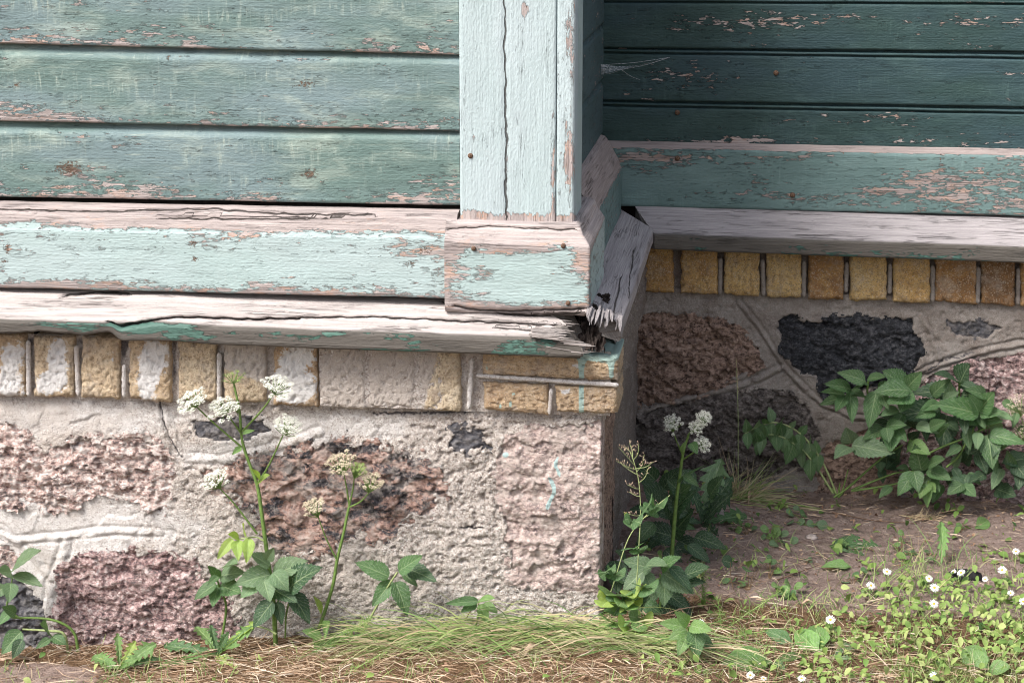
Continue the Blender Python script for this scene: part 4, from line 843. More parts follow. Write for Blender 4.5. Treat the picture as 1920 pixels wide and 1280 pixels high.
_gp0 = gp
def gp(x, y):
    p = _gp0(x, y)
    if p[0] < -.02 and p[1] > -.022: p[1] = -.022; p[2] = float(gz(p[0], p[1]))
    if p[1] > YR - .05: p[1] = YR - .05; p[2] = float(gz(p[0], p[1]))
    return p
# ---- leaf shapes (unit length along +X, half width 0.5)
def leaf_mesh(kind, seed=0):
    r = random.Random(seed); n = {'elder': 25, 'lobed': 49, 'round': 15, 'spat': 12, 'plantain': 22}[kind]; V = []; UV = []; m = 7
    for i in range(n):
        t = i / (n - 1)
        if kind == 'elder':
            w = (math.sin(math.pi * min(1, t ** .66)) ** .85) * (1 - .12 * t); w = max(w, 0.0 if t > .5 else .10); saw = .13 if i % 2 else 0.; w *= 1 - saw * (1 if t < .97 else 0) + .03 * r.uniform(-1, 1); fwd = .018 if i % 2 == 0 else -.008
        elif kind == 'lobed':
            env = (.14 + .9 * t ** .8) * min(1, (1 - t) * 4.2) ** .7; ph = (t * 6.5) % 1.0; tooth = (1 - ph) ** .9; w = env * (.40 + .62 * tooth); w *= 1 + .06 * r.uniform(-1, 1); fwd = -.05 * tooth * (1 - t)
        elif kind == 'plantain':
            w = (math.sin(math.pi * min(1, (t * .94 + .06) ** .9)) ** .75) * (.3 + .7 * sstep(0, .35, np.array(t))); w = float(w) * (1 + .05 * r.uniform(-1, 1)); fwd = 0
        elif kind == 'spat':
            w = (.20 + .8 * float(sstep(.25, .72, np.array(t)))) * math.sqrt(max(0, 1 - max(0, (t - .72) / .28) ** 2)); fwd = 0
        else:
            w = math.sqrt(max(0, 1 - (2 * t - 1) ** 2)) * 1.0; fwd = -.10 * (1 - t) ** 2; w *= 1 + .03 * r.uniform(-1, 1)
        for j in range(m):
            y = -1 + 2 * j / (m - 1); ya = abs(y)
            corr = .016 * math.sin(2 * math.pi * (7 * t - 2.6 * ya)) * (1 - ya * .5) * ya if kind in ('elder', 'plantain') else .02 * math.sin(9 * t + 5 * y + seed) * ya
            V.append([t + fwd * ya ** 1.5, y * w * .5, .16 * ya * w * .5 + corr - .02 * (1 if j == 3 else 0)]); UV.append([t, y])
    V = np.array(V); c = r.uniform(.10, .34); V[:, 2] -= c * V[:, 0] ** 2; V[:, 0] *= 1 - .25 * c; V[:, 2] += .03 * np.sin(V[:, 0] * 5 + seed) * V[:, 1] * 2; V[:, 1] += r.uniform(-.06, .06) * V[:, 0] ** 2
    me = mesh_np(kind + '_leaf', V, gridf(n, m), True, np.array(UV), None, [M['leaf']]); return me
LM = {k: [leaf_mesh(k, s) for s in range(5)] for k in ('elder', 'lobed', 'round', 'spat', 'plantain')}
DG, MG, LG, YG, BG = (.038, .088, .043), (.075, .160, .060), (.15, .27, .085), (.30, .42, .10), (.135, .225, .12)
def put_leaf(par, B, T, w, col, kind='elder', up=.7, jit=.35, name='leaf', thick=None):
    B = np.array(B, float); T = np.array(T, float); ax = Vector((T - B).tolist()); L = ax.length
    if L < 1e-4: return None
    ax.normalize(); tocam = Vector((CAM - B).tolist()).normalized()
    n = tocam * .9 + Vector((0, 0, up * .7)) + Vector((random.uniform(-jit, jit), random.uniform(-jit, jit), random.uniform(-jit, jit) * .5))
    n = (n - ax * n.dot(ax)).normalized(); sd = n.cross(ax)
    o = bpy.data.objects.new(name, random.choice(LM[kind])); COL.objects.link(o); o.parent = par
    R = Matrix(((ax.x, sd.x, n.x), (ax.y, sd.y, n.y), (ax.z, sd.z, n.z)))
    sc = Matrix.Diagonal((L * 1.08, w * L * (1.14 if kind == 'elder' else 1.05), L))
    o.matrix_basis = Matrix.Translation(Vector(B.tolist()) - Vector(par.location)) @ (R @ sc).to_4x4()
    k = random.uniform(.85, 1.15); o.color = (col[0] * k, col[1] * k * random.uniform(.95, 1.05), col[2] * k, 1)
    return o
def put_stem(par, pts, r, mat='stem', name='stem', n=6):
    V, F = tube_pts(spline(pts, 5), np.linspace(r[0], r[1], len(spline(pts, 5))), n)
    return obj(name, mesh_np(name, V, F, True, mats=[M[mat]]), par)
def P3(l, Y, dy=0.):
    """photo points -> a polyline that leans from depth Y to Y+dy"""
    n = len(l); return [at(x, y, Y + dy * i / max(1, n - 1)) for i, (x, y) in enumerate(l)]
def leaves(par, spec, Y, kind='elder', jy=.02, tipdy=-.03):
    for b, t, w, col in spec:
        y = Y + random.uniform(-jy, jy); put_leaf(par, at(*b, y), at(*t, y + tipdy + random.uniform(-.015, .015)), w, col, kind)
# ---- umbels
def umbel(par, c, r, base, matname, tilt=(0, -.35, 1), nray=22, nfl=17, name='flower_head', flat=.30):
    c = np.array(c, float); up = Vector(tilt).normalized(); q = up.to_track_quat('Z', 'Y').to_matrix(); Rm = np.array(q); rr = random.Random(int(abs(c[0] * 1e4)) + 7)
    V = []; F = []; rays = []
    for k in range(nray):
        a = k * 2.39996; rad = r * math.sqrt((k + .5) / nray) * rr.uniform(.85, 1.12); loc = np.array([rad * math.cos(a), rad * math.sin(a), r * flat * (1 - (rad / r) ** 2) + rr.uniform(-.16, .14) * r])
        p = c + Rm @ loc; rays.append(p)
        for f in range(nfl):
            b = f * 2.39996; s = r * .205 * math.sqrt((f + .5) / nfl); l2 = np.array([s * math.cos(b), s * math.sin(b), .11 * r * (1 - f / nfl) + rr.uniform(-.05, .05) * r]); pf = p + Rm @ l2
            nn = Vector((rr.uniform(-.6, .6), rr.uniform(-.9, .2), rr.uniform(.4, 1))).normalized(); qm = np.array(nn.to_track_quat('Z', 'Y').to_matrix()); i0 = len(V); fr = r * rr.uniform(.048, .082)
            V.append(pf + qm @ np.array([0, 0, fr * .1]))
            for m in range(8): V.append(pf + qm @ np.array([(fr if m % 2 == 0 else fr * .55) * math.cos(m * math.pi / 4), (fr if m % 2 == 0 else fr * .55) * math.sin(m * math.pi / 4), fr * .35 * (m % 2 == 0)]))
            F += [[i0, i0 + 1 + m, i0 + 1 + (m + 1) % 8] for m in range(8)]
    h = obj(name, mesh_np(name, V, np.array(F), False, mats=[M[matname]]), par)
    base = np.array(base, float); Vr = []; Fr = []; k0 = 0
    for p in rays:
        v, f = tube_pts(spline([base, base * .45 + p * .55 + np.array([0, 0, -.03 * r]), p], 3), .0007, 4); Vr.append(v); Fr.append(f + k0); k0 += len(v)
    obj('ray', mesh_np('ray', np.concatenate(Vr), np.concatenate(Fr), True, mats=[M['stem']]), h)
def plant(name, label, cat, base, group=None): return thing(name, label, cat, base, group)

# tall umbel plant in front of the banded stone
b = gp(520, 1206); Y = min(b[1], -.03)
pA = plant('umbel_plant', 'tallest white umbel weed with a green top head, in front of the mortared stones', 'wildflower', b)
put_stem(pA, [b] + P3([(512, 1120), (501, 1040), (489, 950), (482, 908), (468, 870), (454, 825), (449, 770), (439, 722)], Y - .01, .02), (.0048, .0022))
for br, c, r, mt, tl in (([(453, 838), (400, 792), (368, 762)], (362, 753), .031, 'white', (-.4, -.5, 1)), ([(452, 812), (436, 790), (422, 774)], (419, 766), .030, 'white', (-.1, -.6, 1)), ([(455, 808), (490, 770), (514, 738)], (520, 726), .030, 'white', (.3, -.5, 1)), ([(482, 908), (505, 870), (531, 815)], (541, 800), .028, 'white', (.3, -.5, 1)), ([(482, 1000), (440, 945), (412, 915)], (405, 898), .028, 'white', (-.3, -.4, 1)), ([(440, 725), (438, 718)], (440, 708), .022, 'budgreen', (.1, -.3, 1))):
    pts = P3(br, Y + .0, -.02 + random.uniform(-.03, .01)); put_stem(pA, pts, (.0022, .0012), name='branch'); umbel(pA, at(*c, pts[-1][1]), r, pts[-1], mt, tl, 24 if mt == 'white' else 13, 17 if mt == 'white' else 7)
umbel(pA, at(441, 757, Y), .010, at(446, 775, Y), 'white', nray=5)
leaves(pA, [((436, 1009), (408, 1046), .42, YG), ((444, 1013), (446, 1040), .5, YG), ((466, 1008), (465, 1052), .5, YG), ((457, 1000), (459, 982), .7, YG), ((448, 1008), (432, 1000), .5, YG), ((487, 905), (500, 888), .4, YG), ((452, 838), (436, 850), .4, LG), ((455, 812), (474, 806), .3, LG), ((487, 898), (478, 880), .3, YG)], Y - .02)
put_stem(pA, P3([(494, 1013), (478, 1006), (450, 1010), (436, 1009)], Y - .02), (.0016, .001), 'stempale', 'leaf_stalk')
leaves(pA, [((507, 1076), (446, 1090), .72, BG), ((506, 1060), (474, 1036), .7, BG), ((511, 1078), (568, 1050), .62, BG), ((512, 1072), (540, 1103), .8, BG), ((489, 1085), (452, 1116), .72, BG), ((494, 1086), (506, 1122), .7, BG), ((543, 1100), (587, 1058), .62, DG), ((546, 1112), (585, 1163), .58, DG), ((505, 1100), (552, 1124), .6, DG), ((512, 1126), (474, 1173), .62, DG), ((520, 1128), (528, 1168), .55, DG), ((500, 1050), (512, 1030), .6, BG)], Y - .03)
put_stem(pA, P3([(516, 1190), (520, 1130), (540, 1100)], Y, -.03), (.002, .0014), 'stem', 'leaf_stalk')
put_stem(pA, P3([(535, 1195), (537, 1150), (548, 1112)], Y, -.03), (.002, .0014), 'stem', 'leaf_stalk')
put_stem(pA, P3([(518, 1188), (500, 1178), (474, 1172)], Y - .03), (.0024, .0018), 'stempale', 'leaf_stalk')
b = gp(437, 1180); Y = b[1]
p = plant('ground_elder', 'small green leafed shoot standing left of the tallest umbel weed', 'plant', b)
put_stem(p, [b] + P3([(424, 1140), (413, 1105), (408, 1088)], Y, -.02), (.0028, .0018)); 
leaves(p, [((405, 1093), (364, 1120), .6, MG), ((411, 1095), (397, 1133), .6, MG), ((413, 1097), (446, 1107), .7, MG), ((410, 1086), (394, 1062), .5, MG), ((414, 1078), (452, 1071), .62, BG), ((416, 1064), (440, 1050), .62, BG), ((410, 1080), (390, 1090), .5, MG)], Y - .02)
# second umbel plant, fading heads
b = gp(613, 1168); Y = b[1]
pB = plant('umbel_plant', 'thinner umbel weed with cream fading heads, right of the tallest one', 'wildflower', b)
put_stem(pB, [b] + P3([(622, 1105), (632, 1050), (644, 1000), (652, 960), (655, 948)], Y, .01), (.0036, .0024))
for br, c, r, mt, tl in (([(655, 948), (650, 915), (645, 890)], (639, 869), .029, 'cream', (-.2, -.5, 1)), ([(655, 948), (662, 915), (664, 897)], (672, 878), .017, 'budgreen', (.2, -.4, 1)), ([(656, 950), (676, 940), (691, 924)], (696, 903), .024, 'cream', (.3, -.4, 1)), ([(631, 1048), (612, 1010), (597, 970)], (588, 950), .024, 'cream', (-.2, -.4, 1))):
    pts = P3(br, Y, -.015); put_stem(pB, pts, (.0018, .0011), name='branch'); umbel(pB, at(*c, pts[-1][1]), r, pts[-1], mt, tl, 20, 16)
leaves(pB, [((603, 1195), (570, 1180), .6, LG), ((606, 1198), (594, 1218), .7, LG), ((608, 1190), (612, 1166), .6, LG), ((612, 1200), (634, 1192), .6, LG), ((602, 1150), (596, 1120), .35, YG)], Y - .03)
# five-leaf plants on the mortar
b = gp(692, 1163); Y = b[1]
p = plant('ground_elder', 'low weed with five pointed dark leaves against the pale mortar', 'plant', b)
put_stem(p, [b] + P3([(704, 1140), (716, 1118), (733, 1090), (745, 1072)], Y, -.01), (.0024, .0016), 'stempale')
leaves(p, [((730, 1080), (671, 1053), .56, MG), ((747, 1070), (787, 1043), .55, MG), ((766, 1066), (813, 1081), .5, DG), ((735, 1088), (700, 1134), .55, MG), ((741, 1090), (769, 1150), .55, MG), ((756, 1073), (781, 1097), .5, MG)], Y - .01)
b = gp(897, 1168); Y = b[1]
p = plant('ground_elder', 'small bright green weed at the wall foot above the combed grass tuft', 'plant', b)
put_stem(p, [b] + P3([(897, 1150), (897, 1126)], Y), (.002, .0014)); put_stem(p, P3([(872, 1162), (884, 1142), (893, 1130)], Y), (.0012, .001), 'stembrown')
leaves(p, [((897, 1126), (839, 1129), .32, MG), ((893, 1129), (866, 1145), .6, MG), ((897, 1126), (924, 1118), .6, LG), ((900, 1132), (915, 1167), .55, LG), ((907, 1130), (931, 1147), .6, LG)], Y - .02)
# plant at the left edge
b = gp(150, 1222); Y = b[1]
p = plant('ground_elder', 'leafy weed leaning over on arching stems beside the red stone', 'plant', b)
put_stem(p, [b] + P3([(140, 1188), (117, 1168), (82, 1159), (23, 1157)], Y, -.02), (.0034, .0022)); put_stem(p, P3([(128, 1226), (120, 1188), (90, 1182), (42, 1179)], Y, -.02), (.003, .002), 'stempale'); put_stem(p, P3([(40, 1160), (14, 1140), (18, 1110), (24, 1080)], Y, -.02), (.002, .0014))
leaves(p, [((23, 1069), (65, 1028), .56, BG), ((22, 1074), (0, 1068), .75, BG), ((26, 1077), (76, 1093), .45, BG), ((20, 1092), (18, 1124), .8, BG), ((10, 1098), (-18, 1118), .7, BG), ((22, 1144), (-4, 1169), .6, MG), ((40, 1182), (2, 1222), .66, MG), ((42, 1198), (22, 1232), .6, DG), ((94, 1197), (68, 1211), .5, MG), ((98, 1192), (122, 1206), .7, MG), ((92, 1186), (86, 1168), .7, MG), ((30, 1150), (8, 1138), .6, MG)], Y - .03)
# lobed rosettes on the ground
def rosette(name, label, cat, base, spec, kind='lobed', group=None, lift=.0):
    b = gp(*base); p = plant(name, label, cat, b, group)
    for t, w, col, h in spec:
        T = _gp0(*t); 
        d = ray(*t); k = (h) / -d[2] if h else 0; T = T - d * k; T[1] = min(T[1], -.012) if T[0] < -.03 else T[1]    # the tip stands h above the soil on the same sight line
        B = b + (T - b) * .05 + np.array([0, 0, .006 + lift]); put_leaf(p, B, T + np.array([0, 0, .006]), w * 1.1, col, kind, up=.8, jit=.45)
    return p
rosette('dandelion', 'small bright green dandelion rosette below the red stone', 'weed', (224, 1260), [((170, 1220), .5, LG, .035), ((222, 1184), .26, LG, .07), ((286, 1210), .5, LG, .05), ((254, 1206), .4, YG, .05), ((294, 1226), .4, MG, .03), ((200, 1284), .4, LG, .0), ((186, 1246), .4, LG, .01), ((246, 1240), .4, LG, .03)])
rosette('dandelion', 'larger light green dandelion rosette below the tallest umbel weed', 'weed', (408, 1232), [((374, 1164), .5, LG, .06), ((398, 1178), .4, MG, .06), ((466, 1178), .36, LG, .06), ((302, 1204), .32, MG, .03), ((480, 1160), .20, YG, .08), ((290, 1252), .2, LG, .01), ((450, 1248), .4, LG, .0), ((440, 1206), .42, LG, .04), ((432, 1262), .4, YG, .0), ((350, 1232), .3, LG, .02), ((420, 1196), .4, MG, .05)])
# ---- plants at the bay's corner
b = gp(1236, 1150); Y = b[1]
p = plant('ground_elder', 'large pale green leaves beside the stone corner, under the slender podded stalk', 'plant', b)
put_stem(p, [b] + P3([(1240, 1110), (1238, 1076)], Y), (.0026, .0018)); put_stem(p, P3([(1200, 1140), (1206, 1100), (1212, 1066)], Y), (.002, .0014))
leaves(p, [((1222, 1066), (1172, 1049), .62, BG), ((1206, 1070), (1168, 1104), .62, BG), ((1242, 1073), (1298, 1110), .66, BG), ((1246, 1082), (1247, 1134), .68, BG), ((1256, 1062), (1303, 1104), .42, DG), ((1208, 1072), (1226, 1108), .7, BG), ((1210, 1060), (1246, 1050), .6, BG), ((1240, 1066), (1262, 1042), .5, MG)], Y - .03)
leaves(p, [((1176, 1090), (1150, 1080), .6, MG), ((1230, 1100), (1200, 1140), .6, MG), ((1250, 1110), (1290, 1140), .6, DG), ((1256, 1096), (1316, 1084), .55, DG), ((1240, 1120), (1262, 1166), .6, DG), ((1200, 1096), (1178, 1126), .6, DG), ((1280, 1080), (1322, 1060), .55, DG), ((1262, 1120), (1300, 1160), .6, DG), ((1220, 1130), (1214, 1176), .6, MG), ((1176, 1060), (1160, 1030), .6, DG)], Y + .03)
leaves(p, [((1152, 1050), (1160, 1106), .7, DG), ((1188, 1122), (1219, 1148), .75, MG), ((1196, 1130), (1180, 1158), .6, MG), ((1210, 1130), (1246, 1150), .6, MG)], Y + .02)
b = gp(1296, 1236); Y = b[1]
p = plant('ground_elder', 'light green pointed leaves at the right end of the combed grass tuft', 'plant', b)
put_stem(p, [b] + P3([(1294, 1205), (1290, 1176)], Y, -.01), (.0022, .0015))
leaves(p, [((1282, 1174), (1240, 1166), .55, LG), ((1288, 1180), (1254, 1196), .62, LG), ((1302, 1176), (1307, 1232), .62, MG), ((1294, 1172), (1330, 1180), .5, LG), ((1292, 1184), (1272, 1224), .55, LG), ((1305, 1186), (1340, 1216), .5, MG), ((1290, 1170), (1276, 1150), .5, LG)], Y - .02)
b = gp(1162, 1190); Y = b[1]
p = plant('clover', 'thin trailing stem with small three-part leaves and tiny yellow flowers at the stone corner', 'wildflower', b)
pts = P3([(1140, 1140), (1155, 1080), (1178, 1010), (1206, 972), (1236, 944), (1256, 928)], Y, .0); put_stem(p, [b] + pts, (.0014, .0008), 'stempale')
for cx, cy, r in ((1138, 1072, 15), (1150, 1076, 12), (1186, 975, 12), (1192, 1028, 11), (1214, 950, 11), (1228, 948, 10), (1140, 1124, 16), (1152, 1114, 16), (1170, 1122, 15), (1186, 1128, 15), (1160, 1136, 15), (1150, 1168, 18), (1180, 1178, 18), (1200, 1162, 16), (1206, 1100, 9), (1190, 1108, 10), (1186, 1196, 16)):
    for a in (random.uniform(-.5, .5) + k * 2.1 for k in range(3)): leaves(p, [((cx, cy), (cx + r * math.cos(a), cy + r * .8 * math.sin(a)), .95, random.choice((LG, YG, MG)) if cy > 1100 else MG)], Y - .02, 'spat')
for cx, cy in ((1244, 947), (1172, 962)):
    c = at(cx, cy, Y); umbel(p, c, .005, c - np.array([0, 0, .006]), 'yolk', nray=4, nfl=5)
b = gp(1190, 1172); Y = b[1]
p = plant('podded_weed', 'slender leafless stalk with a spray of dry beige pods by the stone corner', 'wildflower', b)
put_stem(p, [b] + P3([(1192, 1120), (1197, 1040), (1201, 960), (1198, 905), (1190, 870), (1182, 848)], Y, .01), (.0013, .0007), 'stempale')
for (x0, y0, x1, y1) in ((1190, 872, 1160, 838), (1188, 862, 1198, 832), (1192, 878, 1224, 866), (1196, 890, 1168, 872), (1184, 850, 1172, 836), (1198, 905, 1216, 876), (1200, 916, 1176, 908), (1201, 965, 1176, 962), (1201, 975, 1234, 942), (1192, 880, 1156, 864), (1186, 856, 1180, 830), (1200, 930, 1180, 922), (1194, 884, 1208, 852)):
    pts = P3([(x0, y0), ((x0 + x1) / 2 + 3, (y0 + y1) / 2 + 3), (x1, y1)], Y, random.uniform(-.02, .02)); br = put_stem(p, pts, (.0008, .0005), 'stempale', 'branch', 4)
    for k in range(6):
        t = .35 + .65 * k / 5; q = pts[0] + (pts[2] - pts[0]) * t; d = np.array([random.uniform(-1, 1), random.uniform(-.4, .4), random.uniform(.1, 1.1)]); d /= np.linalg.norm(d); L = random.uniform(.005, .010)
        V, F = tube_pts([q, q + d * L * .45, q + d * L * .6, q + d * L * .85, q + d * L], [.0003, .0003, .0008, .0009, .0002], 5); obj('pod', mesh_np('pod', V, F, True, mats=[M['pod']]), br)
# umbel plant in the shade
b = gp(1258, 1064); Y = b[1]
p = plant('umbel_plant', 'white umbel weed growing in the shade behind the stone corner', 'wildflower', b)
put_stem(p, [b] + P3([(1262, 1010), (1268, 940), (1275, 890), (1281, 848), (1291, 815)], Y, .0), (.0048, .0024))
for br, c, r, tl in (([(1280, 852), (1270, 830), (1262, 808)], (1261, 795), .020, (-.2, -.9, .7)), ([(1290, 815), (1304, 800), (1314, 790)], (1319, 784), .017, (.3, -.9, .7)), ([(1290, 815), (1298, 808), (1306, 806)], (1306, 802), .016, (0, -.9, .7)), ([(1282, 860), (1300, 848), (1310, 838)], (1316, 834), .018, (.2, -.9, .7))):
    pts = P3(br, Y, -.02); put_stem(p, pts, (.0018, .0011), name='branch'); umbel(p, at(*c, pts[-1][1]), r, pts[-1], 'white', tl, 24, 20, flat=.6)
leaves(p, [((1282, 890), (1308, 908), .4, MG), ((1278, 846), (1284, 830), .4, LG), ((1296, 830), (1306, 845), .5, MG), ((1272, 905), (1310, 870), .12, MG)], Y - .02)
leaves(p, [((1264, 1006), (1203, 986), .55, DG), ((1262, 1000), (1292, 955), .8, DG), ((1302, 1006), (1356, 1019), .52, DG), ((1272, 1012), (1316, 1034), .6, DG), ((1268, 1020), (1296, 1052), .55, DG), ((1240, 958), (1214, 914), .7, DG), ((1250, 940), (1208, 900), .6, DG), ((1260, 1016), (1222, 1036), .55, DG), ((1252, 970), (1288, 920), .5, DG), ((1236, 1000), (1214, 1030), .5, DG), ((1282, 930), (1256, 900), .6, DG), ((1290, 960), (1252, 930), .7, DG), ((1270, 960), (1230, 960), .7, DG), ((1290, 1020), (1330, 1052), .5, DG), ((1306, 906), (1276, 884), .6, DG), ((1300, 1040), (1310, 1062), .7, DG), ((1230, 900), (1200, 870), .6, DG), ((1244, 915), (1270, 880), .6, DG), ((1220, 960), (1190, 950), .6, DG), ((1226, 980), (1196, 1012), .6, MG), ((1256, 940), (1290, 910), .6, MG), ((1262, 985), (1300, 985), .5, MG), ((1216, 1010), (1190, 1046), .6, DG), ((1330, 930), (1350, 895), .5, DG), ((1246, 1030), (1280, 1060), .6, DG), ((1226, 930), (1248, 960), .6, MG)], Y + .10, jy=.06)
p = rosette('dandelion', 'big dark dandelion with long jagged leaves in the shade behind the umbel weed', 'weed', (1318, 985), [((1340, 868), .52, BG, .15), ((1408, 962), .42, MG, .03), ((1300, 900), .5, DG, .12), ((1362, 900), .5, DG, .12), ((1290, 975), .5, DG, .03), ((1360, 930), .5, DG, .09), ((1330, 1000), .5, DG, .01)])
# grass stalk and dry tuft
b = gp(1384, 940)
p = plant('grass_stalk', 'single tall thin grass stalk with a narrow seed head before the brown stone', 'grass', b)
put_stem(p, [b] + P3([(1384, 860), (1384, 780), (1382, 720), (1380, 672)], b[1], .02), (.0011, .0006), 'stempale')
for k in range(16):
    t = k / 15; q = at(1383.5 - 2 * t, 740 - 62 * t, b[1] + .015); d = np.array([random.uniform(-.5, .5), random.uniform(-.5, .5), 1.]); V, F = tube_pts([q, q + d * .004, q + d * .009], [.0004, .0011, .0003], 4); obj('seed', mesh_np('seed', V, F, True, mats=[M['pod']]), p)
def ribbons(B, D, L, W, C, ns=4, tone=None, face=None):
    """vectorised blades: B base, D unit start direction, L length, W width, C curve vector"""
    N = len(B); t = np.linspace(0, 1, ns + 1)[None, :, None]; L_ = L[:, None, None]
    P = B[:, None, :] + D[:, None, :] * t * L_ + C[:, None, :] * t ** 2 * L_
    tg = D[:, None, :] + 2 * C[:, None, :] * t; tg = tg / (np.linalg.norm(tg, axis=2, keepdims=True) + 1e-9)
    f = (np.array([0.1, -.75, .65])[None, :] + RNG.normal(0, .45, (N, 3))) if face is None else face
    S = np.cross(tg, f[:, None, :]); S /= np.linalg.norm(S, axis=2, keepdims=True) + 1e-9
    w = W[:, None, None] * (1 - .85 * t ** 1.6) * .5
    V = np.stack([P - S * w, P + S * w], 2).reshape(-1, 3); idx = np.arange(N * (ns + 1) * 2).reshape(N, ns + 1, 2)
    F = np.stack([idx[:, :-1, 0], idx[:, :-1, 1], idx[:, 1:, 1], idx[:, 1:, 0]], -1).reshape(-1, 4)
    T = np.repeat(tone, (ns + 1) * 2) if tone is not None else None
    return V, F, T
def nz3(a): return a / (np.linalg.norm(a, axis=1, keepdims=True) + 1e-9)
def tuft(p, name, N, base, spread, dirs, Lr, W, tones, droop, mat, flatn=.0):
    i = RNG.integers(0, len(dirs), N); d0 = np.array([d[:3] for d in dirs], float)[i] + RNG.normal(0, .22, (N, 3)); D = nz3(d0)
    B = np.array(base)[None, :] + RNG.normal(0, 1, (N, 3)) * np.array(spread)[None, :]; B[:, 2] = gz(B[:, 0], B[:, 1]) - .004 + np.abs(RNG.normal(0, flatn, N)) if flatn else gz(B[:, 0], B[:, 1]) - .004
    L = RNG.uniform(Lr[0], Lr[1], N); C = np.stack([RNG.normal(0, .15, N), RNG.normal(0, .12, N), -RNG.uniform(droop[0], droop[1], N)], 1)
    V, F, T = ribbons(B, D, L, RNG.uniform(W[0], W[1], N), C, 5, RNG.choice(tones, N) + RNG.normal(0, .06, N))
    zg = gz(V[:, 0], V[:, 1]) + .004; V[:, 2] = np.maximum(V[:, 2], zg + RNG.uniform(0, .004, len(V)))
    return obj(name, mesh_np(name, V, F, True, attrs={'tone': T}, mats=[M[mat]]), p)
b = gp(1378, 935)
p = plant('grass_tuft', 'spiky half dry grass tuft leaning right, below the dark grey stone', 'grass', b)
tuft(p, 'blades', 170, b, (.022, .02, 0), [(.7, -.1, .75), (.9, 0, .4), (.35, -.1, 1.), (1., -.1, .3), (-.3, -.1, .9), (.9, -.2, .2)], (.07, .19), (.0012, .0026), [.4, .6, .8, .95, .95], (.05, .4), 'grass')
b = gp(1728, 975)
p = plant('grass_tuft', 'tiny rusty dry grass tuft in front of the leafy bush', 'grass', b)
tuft(p, 'blades', 90, b, (.018, .012, 0), [(.5, -.2, .6), (-.6, -.2, .5), (0, -.3, .8)], (.02, .055), (.001, .002), [.95, 1.0, .98], (.1, .4), 'grass')
# combed tuft along the wall foot
bb = gp(1010, 1205)
tf = plant('grass_tuft', 'long green and straw grass tuft combed flat along the foot of the bay', 'grass', bb)
N = 1150; u = RNG.uniform(0, 1, N); px_ = 715 + 560 * u; Bx = np.array([gp(x, 1186 + 10 * math.sin(x / 60) + 14 * (x > 1130)) for x in np.linspace(715, 1275, 40)])
B = np.stack([np.interp(u, np.linspace(0, 1, 40), Bx[:, k]) for k in range(3)], 1); B[:, 1] += RNG.normal(0, .028, N) - .02; B[:, 0] += RNG.normal(0, .02, N)
right = RNG.random(N) < (.25 + .5 * u); D = nz3(np.stack([np.where(right, RNG.uniform(.3, 1.1, N), -RNG.uniform(.3, 1.1, N)), -RNG.uniform(-.1, .5, N), RNG.uniform(.08, .75, N)], 1) + RNG.normal(0, .12, (N, 3)))
L = RNG.uniform(.08, .21, N); C = np.stack([np.where(right, .1, -.1) + RNG.normal(0, .1, N), RNG.normal(-.12, .12, N), -RNG.uniform(.3, .75, N)], 1)
B[:, 2] = gz(B[:, 0], B[:, 1]) + RNG.uniform(0, .018, N)
V, F, T = ribbons(B, D, L, RNG.choice([.0011, .0018, .0028, .004], N, p=[.35, .35, .2, .1]), C, 6, np.clip(RNG.choice([.1, .3, .45, .6, .8, .97], N, p=[.12, .10, .13, .21, .24, .20]) + RNG.normal(0, .05, N), 0, 1))
V[:, 2] = np.maximum(V[:, 2], gz(V[:, 0], V[:, 1]) + np.repeat(RNG.uniform(.003, .03, N), 14)); V[:, 1] = np.minimum(V[:, 1], .018)
obj('blades', mesh_np('blades', V, F, True, attrs={'tone': T}, mats=[M['grass']]), tf)
# ---- jagged leaf plant hanging by the dark grey stone
b = gp(1572, 935); Y = b[1] - .05
p = plant('dandelion', 'arching dandelion with curled spiky leaves before the dark grey stone', 'weed', b)
for l, w, nn in (([(1568, 925), (1540, 862), (1500, 812), (1455, 792), (1420, 800), (1388, 818)], .055, 9), ([(1562, 925), (1520, 860), (1480, 826), (1440, 815), (1408, 840)], .04, 7)):
    ps = spline(P3(l, Y, -.05), 5); put_stem(p, ps[::3].tolist(), (.0026, .001), 'stempale', 'midrib')
    for k in range(nn):
        q = ps[int(len(ps) * (.25 + .72 * k / nn))]
        for sgn in (1, -1): put_leaf(p, q, q + np.array([random.uniform(-.012, .012) + .004 * sgn, random.uniform(-.02, .0), sgn * random.uniform(.022, .044) - .008]), random.uniform(.55, .85), BG if k % 2 else MG, 'elder', jit=.9)
for t in ((1575, 905), (1604, 905), (1545, 905), (1590, 880)): put_stem(p, P3([(1572, 932), ((t[0] + 1572) / 2, 915), t], Y), (.0024, .0012), 'stem', 'leaf_stalk')
